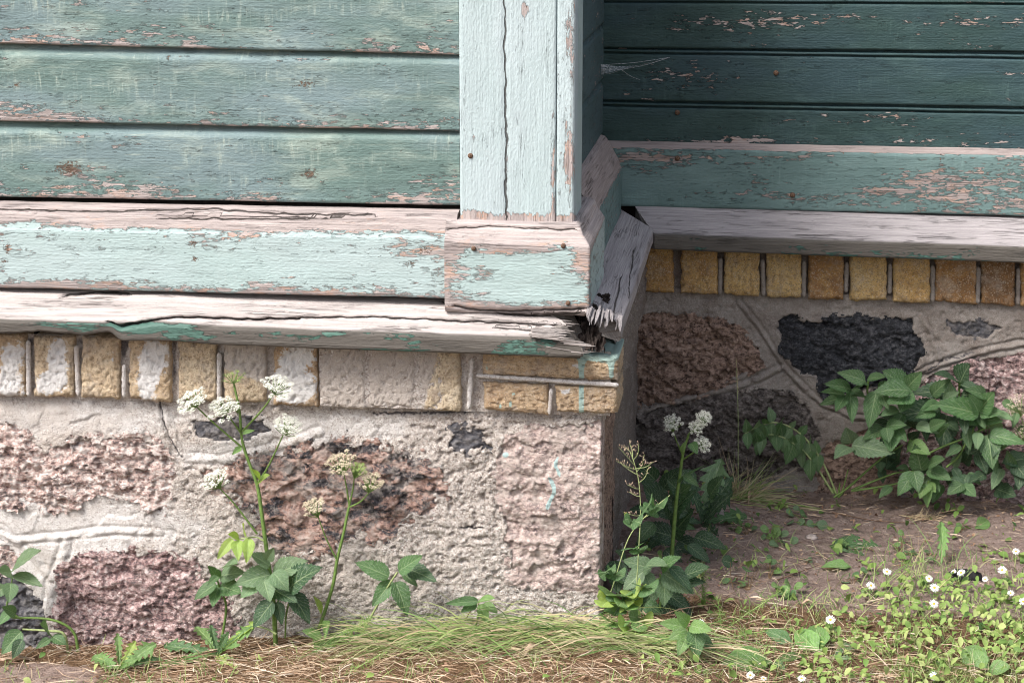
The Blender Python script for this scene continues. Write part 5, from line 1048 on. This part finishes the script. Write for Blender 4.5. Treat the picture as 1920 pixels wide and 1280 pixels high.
# ---- leafy bush on the right
b = gp(1600, 930); Y = .86
p = plant('ground_elder', 'dense dark green leafy bush spreading in front of the reddish stones', 'plant', b)
zq = lambda x, y: (1540 + x * .2344, 660 + y * .2344)
BU = [((350, 230), (165, 150), .5, MG), ((370, 210), (500, 190), .55, MG), ((360, 240), (260, 200), .6, MG), ((235, 290), (55, 245), .42, MG), ((240, 300), (310, 260), .7, MG), ((230, 310), (250, 550), .42, MG), ((225, 320), (340, 330), .6, MG), ((190, 340), (20, 300), .35, MG), ((190, 350), (0, 410), .42, MG), ((185, 360), (120, 455), .5, MG),
 ((440, 310), (380, 590), .5, MG), ((450, 300), (600, 260), .5, MG), ((480, 330), (530, 445), .5, MG), ((690, 285), (520, 150), .7, MG), ((690, 280), (790, 170), .7, MG), ((700, 300), (450, 270), .6, MG), ((740, 330), (540, 390), .6, MG), ((700, 340), (640, 460), .7, MG), ((1090, 330), (755, 270), .46, DG), ((1105, 250), (950, 135), .5, DG), ((1105, 250), (1160, 100), .95, DG), ((1110, 260), (1268, 300), .5, DG), ((1100, 370), (960, 385), .5, DG), ((1120, 340), (1265, 340), .7, DG),
 ((950, 450), (630, 500), .58, DG), ((900, 480), (930, 565), .95, DG), ((1000, 500), (975, 760), .75, DG), ((1260, 490), (930, 395), .45, MG), ((1260, 480), (1200, 345), .6, MG), ((1260, 470), (1365, 335), .75, MG), ((1270, 490), (1432, 460), .6, MG), ((1260, 520), (1165, 565), .6, MG), ((1270, 530), (1435, 550), .45, MG), ((500, 610), (345, 680), .5, MG), ((520, 600), (540, 710), .7, MG), ((600, 600), (675, 705), .45, MG), ((560, 620), (550, 775), .7, MG), ((520, 590), (650, 565), .6, MG),
 ((245, 740), (558, 800), .52, BG), ((240, 730), (200, 620), .8, BG), ((230, 760), (118, 790), .6, BG), ((800, 950), (760, 760), .6, MG), ((700, 930), (610, 920), .4, MG), ((740, 960), (615, 1135), .6, MG), ((740, 950), (785, 1095), .65, MG), ((850, 940), (1028, 1005), .7, MG), ((860, 900), (970, 850), .6, MG), ((845, 1050), (840, 1225), .45, LG), ((840, 1050), (795, 1115), .6, LG), ((850, 1050), (905, 1110), .6, LG), ((880, 1010), (945, 1105), .6, MG), ((1330, 660), (1380, 910), .6, MG), ((1340, 660), (1615, 700), .48, MG), ((1330, 640), (1340, 580), .9, MG), ((1320, 670), (1235, 745), .9, MG),
 ((1130, 1050), (1015, 1125), .7, MG), ((1130, 1060), (1225, 1145), .7, MG), ((1130, 1040), (1245, 1005), .6, DG), ((1620, 850), (1480, 870), .7, DG), ((1400, 1090), (1540, 1140), .7, DG), ((1250, 800), (1325, 960), .6, DG), ((820, 560), (850, 690), .5, DG), ((1180, 600), (1170, 800), .5, DG), ((700, 730), (860, 800), .6, LG), ((690, 760), (720, 740), .8, LG), ((1600, 940), (1580, 1080), .6, DG), ((600, 500), (480, 500), .5, DG), ((1000, 560), (1090, 620), .6, DG), ((420, 560), (620, 620), .4, DG), ((1540, 880), (1640, 1000), .7, DG), ((1300, 760), (1210, 800), .7, DG), ((880, 620), (780, 560), .6, DG)]
for b_, t_, w, col in BU: leaves(p, [(zq(*b_), zq(*t_), w * 1.05, col)], Y + (.05 if col == DG else 0.), jy=.03, tipdy=-.04)
for k in range(52):                                            # more leaflets that close the front of the bush
    x, y = random.uniform(560, 1600), random.uniform(330, 1080); a = random.uniform(-2.6, -.2) if k % 3 == 0 else random.uniform(.2, 2.9); r = random.uniform(110, 170)
    if x < 760 and 500 < y < 900: continue
    leaves(p, [(zq(x, y), zq(x + r * math.cos(a), y + r * math.sin(a)), .5, random.choice((MG, MG, DG, BG)))], Y + .02, jy=.03)
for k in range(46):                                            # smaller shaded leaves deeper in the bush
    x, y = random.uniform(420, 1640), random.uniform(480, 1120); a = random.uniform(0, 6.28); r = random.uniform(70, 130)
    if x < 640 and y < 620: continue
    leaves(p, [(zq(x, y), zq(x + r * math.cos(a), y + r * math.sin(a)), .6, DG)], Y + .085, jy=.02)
for l in ([(200, 1095), (480, 850), (650, 740)], [(240, 1105), (420, 1030), (600, 965), (740, 950)], [(760, 860), (960, 760), (1180, 670), (1220, 600)], [(1000, 920), (1100, 830), (1180, 670)], [(1120, 500), (1130, 600)], [(1180, 670), (1330, 600), (1430, 560)], [(240, 1110), (560, 1060), (760, 1000)], [(100, 1160), (200, 1095)], [(1105, 250), (1103, 370), (1120, 500)], [(375, 230), (372, 330), (440, 310)], [(320, 350), (380, 360)], [(1040, 1000), (1130, 1050)], [(900, 1000), (850, 1050), (830, 1130)]):
    put_stem(p, P3([zq(*q) for q in l], Y + .02, -.0), (.0028, .0018), 'stem', 'stem')
b2 = gp(1930, 920)
p = plant('umbel_plant', 'dry cream seed heads cut by the picture edge above the leafy bush', 'wildflower', b2)
for c, r in (((1908, 755), .024), ((1914, 806), .022), ((1896, 770), .013)):
    e = at(c[0] + 6, c[1] + 26, .88); put_stem(p, [b2, at(1935, 850, .9), e], (.002, .001), 'stem', 'branch'); umbel(p, at(*c, .88), r, e, 'cream', (-.2, -.7, .7), 14, 10)
# ---- small round-leaved plants on the bare soil
RP = [('round leaved weed by the tip of the dandelion leaf, bright and low', (1400, 1003), [(1375, 992, 22, MG), (1390, 982, 20, MG), (1413, 976, 20, LG), (1413, 990, 16, MG), (1402, 985, 14, LG), (1383, 1001, 18, LG)]),
 ('fullest round leaved weed on the bare soil, lime leaves over dusty ones', (1447, 1018), [(1452, 980, 24, LG), (1434, 991, 18, LG), (1455, 998, 22, LG), (1441, 1004, 12, LG), (1465, 1015, 20, BG), (1488, 1016, 18, BG), (1473, 1030, 24, BG), (1451, 1032, 20, BG), (1470, 1000, 18, BG), (1430, 1008, 14, BG), (1462, 990, 16, MG)]),
 ('dusty round leaved weed trailing behind the fullest one', (1510, 985), [(1482, 960, 20, BG), (1508, 962, 22, MG), (1543, 996, 26, BG), (1500, 984, 18, BG), (1520, 990, 18, BG), (1481, 985, 16, BG), (1494, 952, 16, BG), (1530, 988, 14, BG)]),
 ('lone dark round leaf on a thin bent stalk over bare soil', (1376, 1110), [(1364, 1052, 24, DG)]),
 ('pair of small round leaved sprouts on thin dark stalks', (1404, 1108), [(1402, 1066, 22, MG), (1418, 1058, 20, LG), (1394, 1088, 20, LG), (1390, 1100, 16, MG), (1360, 1088, 14, MG), (1375, 1086, 14, MG), (1430, 1054, 12, MG)]),
 ('small forked sprout with curled green leaves and a brown stalk', (1442, 1088), [(1437, 1050, 18, LG), (1448, 1053, 16, MG), (1455, 1070, 20, LG), (1443, 1044, 12, MG), (1460, 1054, 12, MG)]),
 ('tiny dusty leaf pair right of the forked sprout', (1512, 1058), [(1510, 1047, 20, BG), (1519, 1052, 12, BG)]),
 ('loose sprout of rounded leaves beside the feathery yarrow frond', (1480, 1128), [(1456, 1096, 20, LG), (1470, 1106, 20, LG), (1478, 1092, 18, LG), (1497, 1098, 18, LG), (1474, 1118, 18, MG), (1487, 1112, 14, MG), (1462, 1110, 16, MG), (1490, 1120, 14, YG)]),
 ('small round leaved sprout below the upright leaf', (1690, 1046), [(1680, 1020, 16, LG), (1692, 1012, 16, LG), (1712, 1035, 18, MG), (1700, 1040, 16, MG), (1740, 1032, 16, MG), (1690, 998, 14, LG)]),
 ('low pair of dull green leaves left of the pale daisies', (1600, 1098), [(1590, 1080, 16, MG), (1584, 1094, 18, BG), (1604, 1076, 14, MG), (1620, 1068, 14, MG), (1609, 1086, 14, LG)]),
 ('small clustered leaves under the daisy nearest the brown twig', (1632, 1122), [(1622, 1110, 14, LG), (1640, 1112, 14, MG), (1632, 1118, 14, LG), (1626, 1104, 12, MG), (1644, 1104, 12, LG)]),
 ('bright twin leaves below the bush, near the picture edge', (1800, 1000), [(1800, 985, 18, LG), (1816, 988, 16, LG), (1793, 1000, 18, MG), (1810, 978, 14, LG)])]
for lab, base, ls in RP:
    b = gp(*base); p = plant('seedling', lab, 'weed', b)
    for (x, y, r, col) in ls:
        d = ray(x, y); g = gp(x, y); hgt = min(.05, max(.008, (base[1] - y) * .0006 + .008)); yy = b[1] + (g[1] - b[1]) * .45
        c = at(x, y, yy); c[2] = max(c[2], float(gz(c[0], c[1])) + .008); a = random.uniform(-.6, .6); rr = r * .00052
        ax = np.array([math.sin(a), -math.cos(a) * .6 + .2, .25]); ax /= np.linalg.norm(ax)
        put_leaf(p, c - ax * rr, c + ax * rr, 1.02, col, 'round', up=1.1, jit=.5); put_stem(p, [b, (b + c) / 2 + np.array([0, 0, .004]), c - ax * rr * .7], (.0008, .0006), 'stembrown' if len(ls) < 8 else 'stem', 'leaf_stalk', 4)
# ---- broad leaves in the lawn
rosette('broad_leaf_weed', 'largest flat pale leaf lying on the dry grass at the bottom edge', 'weed', (1452, 1246), [((1362, 1238), .52, LG, .02), ((1510, 1226), .25, LG, .01), ((1470, 1256), .6, MG, .0)], 'plantain')
rosette('broad_leaf_weed', 'upright oval pale leaf between the daisies and the largest flat leaf', 'weed', (1538, 1232), [((1488, 1176), .50, LG, .03), ((1530, 1160), .4, LG, .04)], 'plantain')
rosette('dandelion', 'jagged grey green leaf right of the upright oval leaf', 'weed', (1562, 1238), [((1606, 1200), .52, BG, .02), ((1590, 1236), .4, BG, .01)])
rosette('broad_leaf_weed', 'narrow mid green leaf pointing left above the largest flat leaf', 'weed', (1490, 1212), [((1434, 1182), .38, MG, .02)], 'plantain')
rosette('dandelion', 'single upright light green dandelion leaf standing on the bare soil', 'weed', (1763, 1064), [((1776, 972), .34, LG, .10), ((1736, 1040), .3, MG, .02)])
rosette('dandelion', 'flat dandelion rosette on the bare soil between seedlings and upright leaf', 'weed', (1556, 1030), [((1660, 1016), .34, MG, .02), ((1600, 1000), .4, MG, .03), ((1625, 1044), .24, MG, .0), ((1590, 1020), .4, LG, .02), ((1612, 1004), .34, MG, .03)])
rosette('broad_leaf_weed', 'short pale leaf lying on bare soil above the lowest broad leaves', 'weed', (1598, 1068), [((1546, 1056), .42, LG, .02), ((1570, 1070), .3, MG, .0)], 'plantain')
rosette('broad_leaf_weed', 'small spoon shaped leaf leaning right on the soil below the bush', 'weed', (1826, 996), [((1862, 972), .42, LG, .02)], 'plantain')
rosette('broad_leaf_weed', 'two broad pale leaves near the lower right picture corner', 'weed', (1850, 1262), [((1888, 1250), .7, LG, .02), ((1826, 1222), .6, LG, .03), ((1800, 1205), .5, LG, .03)], 'plantain')
# ---- feathery yarrow fronds
def yarrow(label, l, Y=None, w=.012):
    b = gp(*l[0]); Y = b[1]; p = plant('yarrow', label, 'weed', b); ps = spline([b] + P3(l[1:], Y, -.02), 10); V, F = tube_pts(ps, .0007, 4); obj('stem', mesh_np('stem', V, F, True, mats=[M['stempale']]), p)
    n = len(ps) * 4; q = np.array([ps[min(len(ps) - 1, int(i / 4))] for i in range(n)]); t = np.arange(n) / n; a = RNG.uniform(0, 6.28, n)
    D = nz3(np.stack([np.cos(a), .5 * np.sin(a), np.sin(a)], 1) + .4 * nz3(np.gradient(q, axis=0) + 1e-9)); V, F, T = ribbons(q, D, w * (.5 + np.sin(np.pi * np.clip(t * .9 + .1, 0, 1))) * RNG.uniform(.6, 1.1, n), np.full(n, .0012), RNG.normal(0, .3, (n, 3)), 2, np.clip(RNG.normal(.5, .15, n), 0, 1))
    obj('frond', mesh_np('frond', V, F, True, attrs={'tone': T}, mats=[M['cover']]), p)
yarrow('upright feathery yarrow frond beside the shaded umbel weed', [(1318, 1140), (1318, 1110), (1317, 1080), (1314, 1056)])
yarrow('short leaning yarrow frond between the corner leaves and the bare soil', [(1352, 1180), (1350, 1150), (1344, 1120)])
yarrow('long yarrow frond lying towards the rounded sprout', [(1360, 1180), (1400, 1150), (1440, 1124), (1462, 1108)], w=.010)
yarrow('yarrow frond sprawling on the straw right of the rosettes', [(608, 1222), (640, 1196), (670, 1176), (694, 1158)], w=.014)
yarrow('yarrow frond lying on dry straw at the bottom edge', [(640, 1268), (680, 1245), (722, 1222)], w=.010)
yarrow('low yarrow frond running under the light green pointed leaves', [(1345, 1200), (1390, 1190), (1440, 1182)], w=.012)
# ---- daisies
def daisy_mesh():
    V = []; F = []; n = 17
    for k in range(n):
        a = 2 * math.pi * k / n + random.uniform(-.08, .08); L = random.uniform(.88, 1.05); dr = random.uniform(-.12, .12); i0 = len(V)
        for (r, h, z) in ((.22, .045, .0), (.55, .095, .06 + dr * .3), (.85, .10, .04 + dr * .8), (L, .04, dr)):
            for sg in (-1, 1): V.append([r * math.cos(a) - sg * h * math.sin(a), r * math.sin(a) + sg * h * math.cos(a), z + .02 * (k % 2)])
        F += [[i0 + 2 * j, i0 + 2 * j + 1, i0 + 2 * j + 3, i0 + 2 * j + 2] for j in range(3)]
    pm = mesh_np('petals', V, np.array(F), True, mats=[M['petal']])
    V = [[0, 0, .17]]; 
    for r, z in ((.14, .14), (.25, .07), (.27, .0)): V += [[r * math.cos(k * math.pi / 6), r * math.sin(k * math.pi / 6), z] for k in range(12)]
    F3 = np.array([[0, 1 + k, 1 + (k + 1) % 12] for k in range(12)]); F4 = np.array([[1 + 12 * j + k, 13 + 12 * j + k, 13 + 12 * j + (k + 1) % 12, 1 + 12 * j + (k + 1) % 12] for j in range(2) for k in range(12)])
    return pm, mesh_np('flower_centre', V, [F3, F4], True, mats=[M['yolk']])
DM = [daisy_mesh() for _ in range(3)]
DS = [(1663, 1071, 46, 'daisy at the upper left end of the daisy patch, facing the camera'), (1633, 1097, 26, 'daisy just below the leftmost open flower, on a short stalk'), (1742, 1084, 34, 'daisy left of the charred lump, upper of the close group of three'), (1752, 1101, 30, 'daisy in the middle of the close group of three left of the charred lump'), (1751, 1131, 40, 'lowest daisy of the close group of three, over a long stalk'), (1788, 1071, 24, 'half hidden daisy tucked behind its neighbour by the charred lump'), (1802, 1073, 40, 'large daisy standing right in front of the charred lump'), (1879, 1068, 30, 'daisy right of the charred lump, tilted towards the light'), (1847, 1085, 24, 'daisy with few petals at the right end of the charred lump'), (1905, 1033, 24, 'daisy alone on bare soil, highest in the patch'), (1312, 1167, 40, 'single daisy above the light green pointed leaves by the bay'), (1557, 1161, 34, 'small shaded daisy between the broad pale leaves and the patch'), (1895, 1111, 24, 'yellowish half open daisy among the clover leaves'), (1918, 1127, 30, 'daisy cut off by the right picture edge'), (1407, 1265, 16, 'daisy nodding below the largest flat leaf'), (1432, 1271, 14, 'small closed daisy at the bottom edge beside the nodding one'), (1503, 1271, 18, 'open daisy at the bottom edge under the upright oval leaf'), (1752, 1267, 20, 'solitary daisy deep in the clover near the bottom edge')]
for i, (x, y, h, lab) in enumerate(DS):
    hh = h * .00105; d = ray(x, y); z = 0.
    for _ in range(6): Pq = atZ(x, y, z + hh); z = float(gz(Pq[0], Pq[1]))
    b = np.array([Pq[0] + random.uniform(-.006, .006), Pq[1], z]); p = plant('daisy', lab, 'daisy', b, 'daisies in the lawn by the wall')
    put_stem(p, [b, (b + Pq) / 2 + np.array([random.uniform(-.004, .004), 0, 0]), Pq], (.0009, .0008), 'stem', 'stem', 5)
    up = Vector((random.uniform(-.5, .3), -random.uniform(.35, .95), .8)).normalized(); R = up.to_track_quat('Z', 'Y').to_matrix().to_4x4(); r = .0098 * random.uniform(.82, 1.08); m = DM[i % 3]
    if i in (5, 8, 12, 15): r *= .72
    fo = bpy.data.objects.new('petals', m[0]); COL.objects.link(fo); fo.parent = p; fo.matrix_basis = Matrix.Translation(Vector(Pq.tolist()) - Vector(p.location)) @ R @ Matrix.Diagonal((r, r, r, 1))
    co = bpy.data.objects.new('flower_centre', m[1]); COL.objects.link(co); co.parent = p; co.matrix_basis = fo.matrix_basis.copy()
# ---- ground cover, straw, lawn
def cover(name, label, N, region, size, tonef, hmax, mat='cover'):
    xs, ys = [], []
    x = RNG.uniform(-1.6, 1.6, N * 6); y = RNG.uniform(-.75, 1.0, N * 6); P = np.stack([x, y, gz(x, y)], 1); px, py = proj(P); dens = region(px, py, x, y); k = RNG.random(len(x)) < dens; P = P[k][:N]; n = len(P); px = px[k][:N]; py = py[k][:N]
    a = RNG.uniform(0, 6.28, n); el = RNG.uniform(-.2, 1.1, n); D = np.stack([np.cos(a) * np.cos(el), np.sin(a) * np.cos(el), np.sin(el)], 1); L = RNG.uniform(size[0], size[1], n); W = L * RNG.uniform(.32, .85, n)
    P[:, 2] += RNG.uniform(.001, hmax, n); up = nz3(np.array([[0, -.35, 1.]]) + RNG.normal(0, .35, (n, 3))); S = nz3(np.cross(up, D)); Nn = np.cross(D, S)
    prof = [(0, .08, 0), (.3, .75, .06), (.62, 1.0, .07), (.88, .6, .03), (1.0, .12, -.03)]
    V = np.stack([np.stack([P + D * (L * t)[:, None] + S * (sg * W * .5 * w)[:, None] + Nn * (L * (z + (.10 if sg else 0) * w))[:, None] for sg in (-1, 0, 1)], 1) for t, w, z in prof], 1)
    idx = np.arange(n * 15).reshape(n, 5, 3); F = np.stack([idx[:, :-1, :-1], idx[:, 1:, :-1], idx[:, 1:, 1:], idx[:, :-1, 1:]], -1).reshape(-1, 4)
    T = np.repeat(np.clip(tonef(px, py, n), 0, 1), 15)
    return tag(obj(name, mesh_np(name, V.reshape(-1, 3), F, True, attrs={'tone': T}, mats=[M[mat]])), label, None, None, 'stuff')
def reg_cover(px, py, x, y):
    n = fbm(x * 9, y * 9, 3, 301); edge = 1075 + (1920 - px) * .13 + 40 * (n - .5)
    d = sstep(edge - 10, edge + 50, py) * sstep(1380, 1640, px + 120 * (n - .5)) * sstep(.34, .56, n) ; d = np.maximum(d, .9 * sstep(1600, 1720, px) * sstep(1085, 1110, py) * (1 - sstep(1200, 1245, py)))
    d = np.maximum(d, .22 * sstep(1160, 1190, py) * sstep(1230, 1330, px) * (n > .5)); d = np.maximum(d, .07 * sstep(1225, 1245, py) * (n > .56)); d = np.maximum(d, .35 * ell(px, py, 1280, 1262, 60, 20, 1.))
    return np.clip(d, 0, 1) * (py < 1400)
cover('ground_cover', 'low cover of small pale green clover and daisy leaves', 5600, reg_cover, (.006, .022), lambda px, py, n: RNG.normal(.72, .22, n) - .12 * (py < 1120), .026)
def reg_sprout(px, py, x, y): return (x > .0) * (y > .02) * sstep(.58, .68, vnoise(x * 15, y * 15, 341)) * .8
cover('sprouts', 'tiny green sprouts scattered over the bare soil', 1500, reg_sprout, (.008, .025), lambda px, py, n: RNG.normal(.5, .2, n), .014)
def reg_litter(px, py, x, y): return np.where((y > .0) & (x < -.02), 0, .10 + .5 * sstep(.45, .9, y) * (x > -.05) + .30 * (y < .0) * sstep(.45, .6, fbm(x * 9, y * 9, 3, 331)))
cover('leaf_litter', 'brown scraps of dead leaves lying on the soil', 1500, reg_litter, (.003, .011), lambda px, py, n: RNG.normal(.30, .17, n), .006, 'straw')
def straw_pts(N, reg):
    x = RNG.uniform(-1.9, 1.5, N * 5); y = RNG.uniform(-.80, 1.0, N * 5); P = np.stack([x, y, gz(x, y)], 1); px, py = proj(P); k = RNG.random(len(x)) < np.clip(reg(px, py, x, y), 0, 1); return P[k][:N], px[k][:N], py[k][:N]
def reg_straw(px, py, x, y):
    n = fbm(x * 7, y * 7, 4, 311); d = .95 * sstep(.14, -.03, y) * sstep(.30, .5, n + .12) + .04
    d = d - .8 * ell(px, py, 80, 1268, 130, 26, 1.2); d = np.maximum(d, .34 * (x > -.05) * sstep(.35, .6, n)); d = np.where((y > .0) & (x < -.02), 0, d); return d * (1 - .55 * sstep(1620, 1760, px) * sstep(1080, 1110, py))
P, px, py = straw_pts(24000, reg_straw); n = len(P); a = RNG.normal(0, .75, n) + (RNG.random(n) < .5) * math.pi; D = nz3(np.stack([np.cos(a), np.sin(a), RNG.uniform(-.05, .35, n)], 1))
P[:, 2] += RNG.uniform(.0, .014, n); V, F, T = ribbons(P, D, RNG.uniform(.015, .075, n) * np.where(P[:, 1] > .25, .6, 1.), RNG.choice([.0008, .0014, .0024], n, p=[.5, .35, .15]), np.stack([RNG.normal(0, .3, n), RNG.normal(0, .3, n), -RNG.uniform(.0, .4, n)], 1), 3, np.clip(RNG.normal(.50, .25, n), 0, 1))
V[:, 2] = np.maximum(V[:, 2], gz(V[:, 0], V[:, 1]) + .001 + np.repeat(RNG.uniform(0, .012, n), 8))
tag(obj('dry_straw', mesh_np('dry_straw', V, F, True, attrs={'tone': T}, mats=[M['straw']])), 'thatch of fine dry straw lying on the soil', None, None, 'stuff')
def reg_grass(px, py, x, y):
    n = fbm(x * 8, y * 8, 3, 321); d = .6 * sstep(1215, 1260, py) * sstep(.45, .6, n) + .75 * sstep(1250, 1560, px) * sstep(1090, 1170, py) * sstep(.36, .56, n) + .10 * (px > 1200) + .35 * ell(px, py, 1720, 1080, 90, 60, 1.) + .03; return np.where((y > .0) & (x < -.02), 0, d) * (y < .6)
P, px, py = straw_pts(9500, reg_grass); n = len(P); a = RNG.uniform(0, 6.28, n); D = nz3(np.stack([np.cos(a) * .45, np.sin(a) * .45, np.ones(n)], 1)); L = RNG.uniform(.015, .05, n) * np.where(ell(px, py, 1720, 1080, 90, 60, 1.) > .4, 1.7, 1.)
V, F, T = ribbons(P, D, L, RNG.uniform(.001, .0024, n), np.stack([RNG.normal(0, .35, n), RNG.normal(0, .35, n), -RNG.uniform(0, .35, n)], 1), 4, np.clip(RNG.normal(.52, .22, n), 0, 1))
tag(obj('lawn_grass', mesh_np('lawn_grass', V, F, True, attrs={'tone': T}, mats=[M['grass']])), 'sparse short grass blades standing in the straw', None, None, 'stuff')
# grit and crumbs on the bare soil
def lumps(name, label, N, reg, size, mat):
    P, px, py = straw_pts(N, reg); n = len(P); base = np.array([[1, 0, 0], [-1, 0, 0], [0, 1, 0], [0, -1, 0], [0, 0, 1], [0, 0, -1]], float); fc = np.array([[0, 2, 4], [2, 1, 4], [1, 3, 4], [3, 0, 4], [2, 0, 5], [1, 2, 5], [3, 1, 5], [0, 3, 5]])
    s = RNG.uniform(size[0], size[1], n) ** 1.0; V = P[:, None, :] + base[None] * s[:, None, None] * RNG.uniform(.5, 1.2, (n, 6, 1)) * np.array([1, 1, .6]) + RNG.normal(0, .2, (n, 6, 3)) * s[:, None, None]
    return tag(obj(name, mesh_np(name, V.reshape(-1, 3), (fc[None] + 6 * np.arange(n)[:, None, None]).reshape(-1, 3), False, mats=[M[mat]])), label, None, None, 'stuff')
lumps('grit', 'small stones and soil crumbs scattered on the bare ground', 2600, lambda px, py, x, y: np.where((y > .0) & (x < -.02), 0, .25 + .5 * (y > .1)), (.0012, .0045), 'pebble')
lumps('soil_clods', 'crumbly clods of the same brown soil', 3600, lambda px, py, x, y: np.where((y > .0) & (x < -.02), 0, .12 + .6 * (y > .12)), (.002, .0075), 'soil')
lumps('bark_litter', 'dark bits of bark and leaf litter on the bare ground', 1500, lambda px, py, x, y: np.where((y > .0) & (x < -.02), 0, .12 + .6 * (y > .6) + .2 * (y > .1)), (.001, .0045), 'twig')
# ---- single things lying about
def rock(label, px_, py_, r, mat, name='stone', cat='stone', sq=.6, seed=1):
    b = gp(px_, py_); n, m = 18, 12; th = np.linspace(0, 2 * math.pi, n, endpoint=False); ph = np.linspace(0.02, math.pi - .02, m); T_, Ph = np.meshgrid(th, ph, indexing='ij')
    d = 1 + .5 * (fbm(np.cos(T_) * 2 + seed, np.sin(T_) * 2 + Ph * 1.3, 3, seed) - .5); V = np.stack([r[0] * d * np.cos(T_) * np.sin(Ph), r[1] * d * np.sin(T_) * np.sin(Ph), r[2] * d * np.cos(Ph) + r[2] * .5], -1).reshape(-1, 3)
    i = np.arange(n * m).reshape(n, m); F = np.stack([i[:, :-1], i[:, 1:], np.roll(i, -1, 0)[:, 1:], np.roll(i, -1, 0)[:, :-1]], -1).reshape(-1, 4)
    o = obj(name, mesh_np(name, V, F, True, mats=[M[mat]]), None, tuple(b)); tag(o, label, cat, None, 'thing'); return o
rock('black charred lump of wood lying among the daisies', 1808, 1088, (.037, .022, .016), 'char', 'charred_lump', 'charred wood', seed=5)
rock('pale flat stone by the big dark dandelion', 1350, 968, (.018, .012, .010), 'pebble', seed=3)
rock('rounded pinkish stone sunk in the bare soil', 1522, 1010, (.014, .012, .007), 'pebble', seed=8)
rock('small upright chip of pale stone near the dusty round leaves', 1441, 958, (.005, .004, .009), 'pebble', seed=9)
def dryleaf(label, b, t, w, name='dry_leaf', mat='dry', h=.012):
    B = gp(*b); T = gp(*t); n, m = 14, 7; V = []; ax = T - B; L = np.linalg.norm(ax); ax /= L; sd = np.cross([0, 0, 1.], ax); sd /= np.linalg.norm(sd)
    for i in range(n):
        t_ = i / (n - 1); ww = w * math.sin(math.pi * min(.985, max(.03, t_))) ** .6
        for j in range(m):
            y = -1 + 2 * j / (m - 1); V.append(B + ax * L * t_ + sd * y * ww * .5 + np.array([0, 0, .003 + h * math.sin(math.pi * t_) + .5 * w * (y * y) * .6 + .003 * random.uniform(-1, 1)]) - B)
    o = obj(name, mesh_np(name, np.array(V), gridf(n, m), True, mats=[M[mat]]), None, tuple(B)); tag(o, label, 'dry leaf', None, 'thing')
dryleaf('long pale curled husk lying on the bare soil at the left edge', (-30, 1254), (66, 1240), .012, 'dry_husk')
dryleaf('crumpled brown leaf in the straw left of the combed grass', (735, 1190), (772, 1208), .022)
dryleaf('crumpled tan leaf in the straw under the combed grass', (980, 1236), (1016, 1222), .020)
dryleaf('reddish dead leaf standing by the dry tuft', (1403, 948), (1408, 930), .007, h=.02)
dryleaf('long dry sliver lying on the soil by the rounded sprout', (1500, 1137), (1532, 1143), .007)
def twig(label, l, r=.0016):
    pts = [gp(*q) + np.array([0, 0, .006]) for q in l]; V, F = tube_pts(spline(pts, 5), np.linspace(r, r * .5, len(spline(pts, 5))), 5); c = pts[0]
    o = obj('twig', mesh_np('twig', V - c, F, True, mats=[M['twig']]), None, tuple(c)); tag(o, label, 'twig', None, 'thing')
twig('thin brown twig lying across the soil below the forked sprout', [(1456, 1092), (1490, 1080), (1530, 1066)])
twig('slim twig in the litter below the leafy bush', [(1560, 965), (1640, 980), (1720, 985)])
# ---- cobweb between the side wall and the dark planks
wb = plant('cobweb', 'grey dusty cobweb strung from the inner corner across the dark planks', 'cobweb', at(1130, 128, YR - .03))
s = NT('cobweb_silk'); n = s.noise(s.objc(), 160., 4., .7); tr = s.t.nodes.new('ShaderNodeBsdfTransparent'); df = s.t.nodes.new('ShaderNodeBsdfDiffuse'); df.inputs[0].default_value = (.72, .74, .78, 1); mx = s.t.nodes.new('ShaderNodeMixShader')
s.put(mx.inputs[0], s.mul(s.attr('tone'), s.ss(.25, .7, n))); s.t.links.new(tr.outputs[0], mx.inputs[1]); s.t.links.new(df.outputs[0], mx.inputs[2]); s.t.links.new(mx.outputs[0], s.out.inputs[0]); M['web'] = s.m
q0, q1, q2, q3 = at(1127, 122, YR - .06), at(1125, 140, YR - .06), at(1165, 131, YR - .09), at(1256, 108, YR - .004)
n = 20; V = []; T = []
for i in range(n):
    t = i / (n - 1)
    up_ = q0 + (q3 - q0) * t + np.array([0, 0, -.010 * math.sin(math.pi * t)]); lo = (q1 + (q2 - q1) * min(1, t / .35)) if t < .35 else q2 + (q3 - q2) * ((t - .35) / .65)
    for j in range(5): V.append(up_ * (1 - j / 4) + lo * (j / 4) + np.array([0, .004 * math.sin(j * 2 + i), 0])); T.append(.62 * (1 - .45 * t) * (.8 + .2 * (j == 4)))
obj('sheet', mesh_np('sheet', np.array(V), gridf(n, 5), True, attrs={'tone': T}, mats=[M['web']]), wb)
for a, c in ((q0, q3), (q1, q2), (q2, q3), (q0, q2), (q2, at(1200, 150, YR - .003))):
    V, F = tube_pts(spline([a, (a + c) / 2 - np.array([0, 0, .003]), c], 6), .0004, 4); obj('strand', mesh_np('strand', V, F, True, attrs={'tone': np.full(len(V), .8)}, mats=[M['web']]), wb)
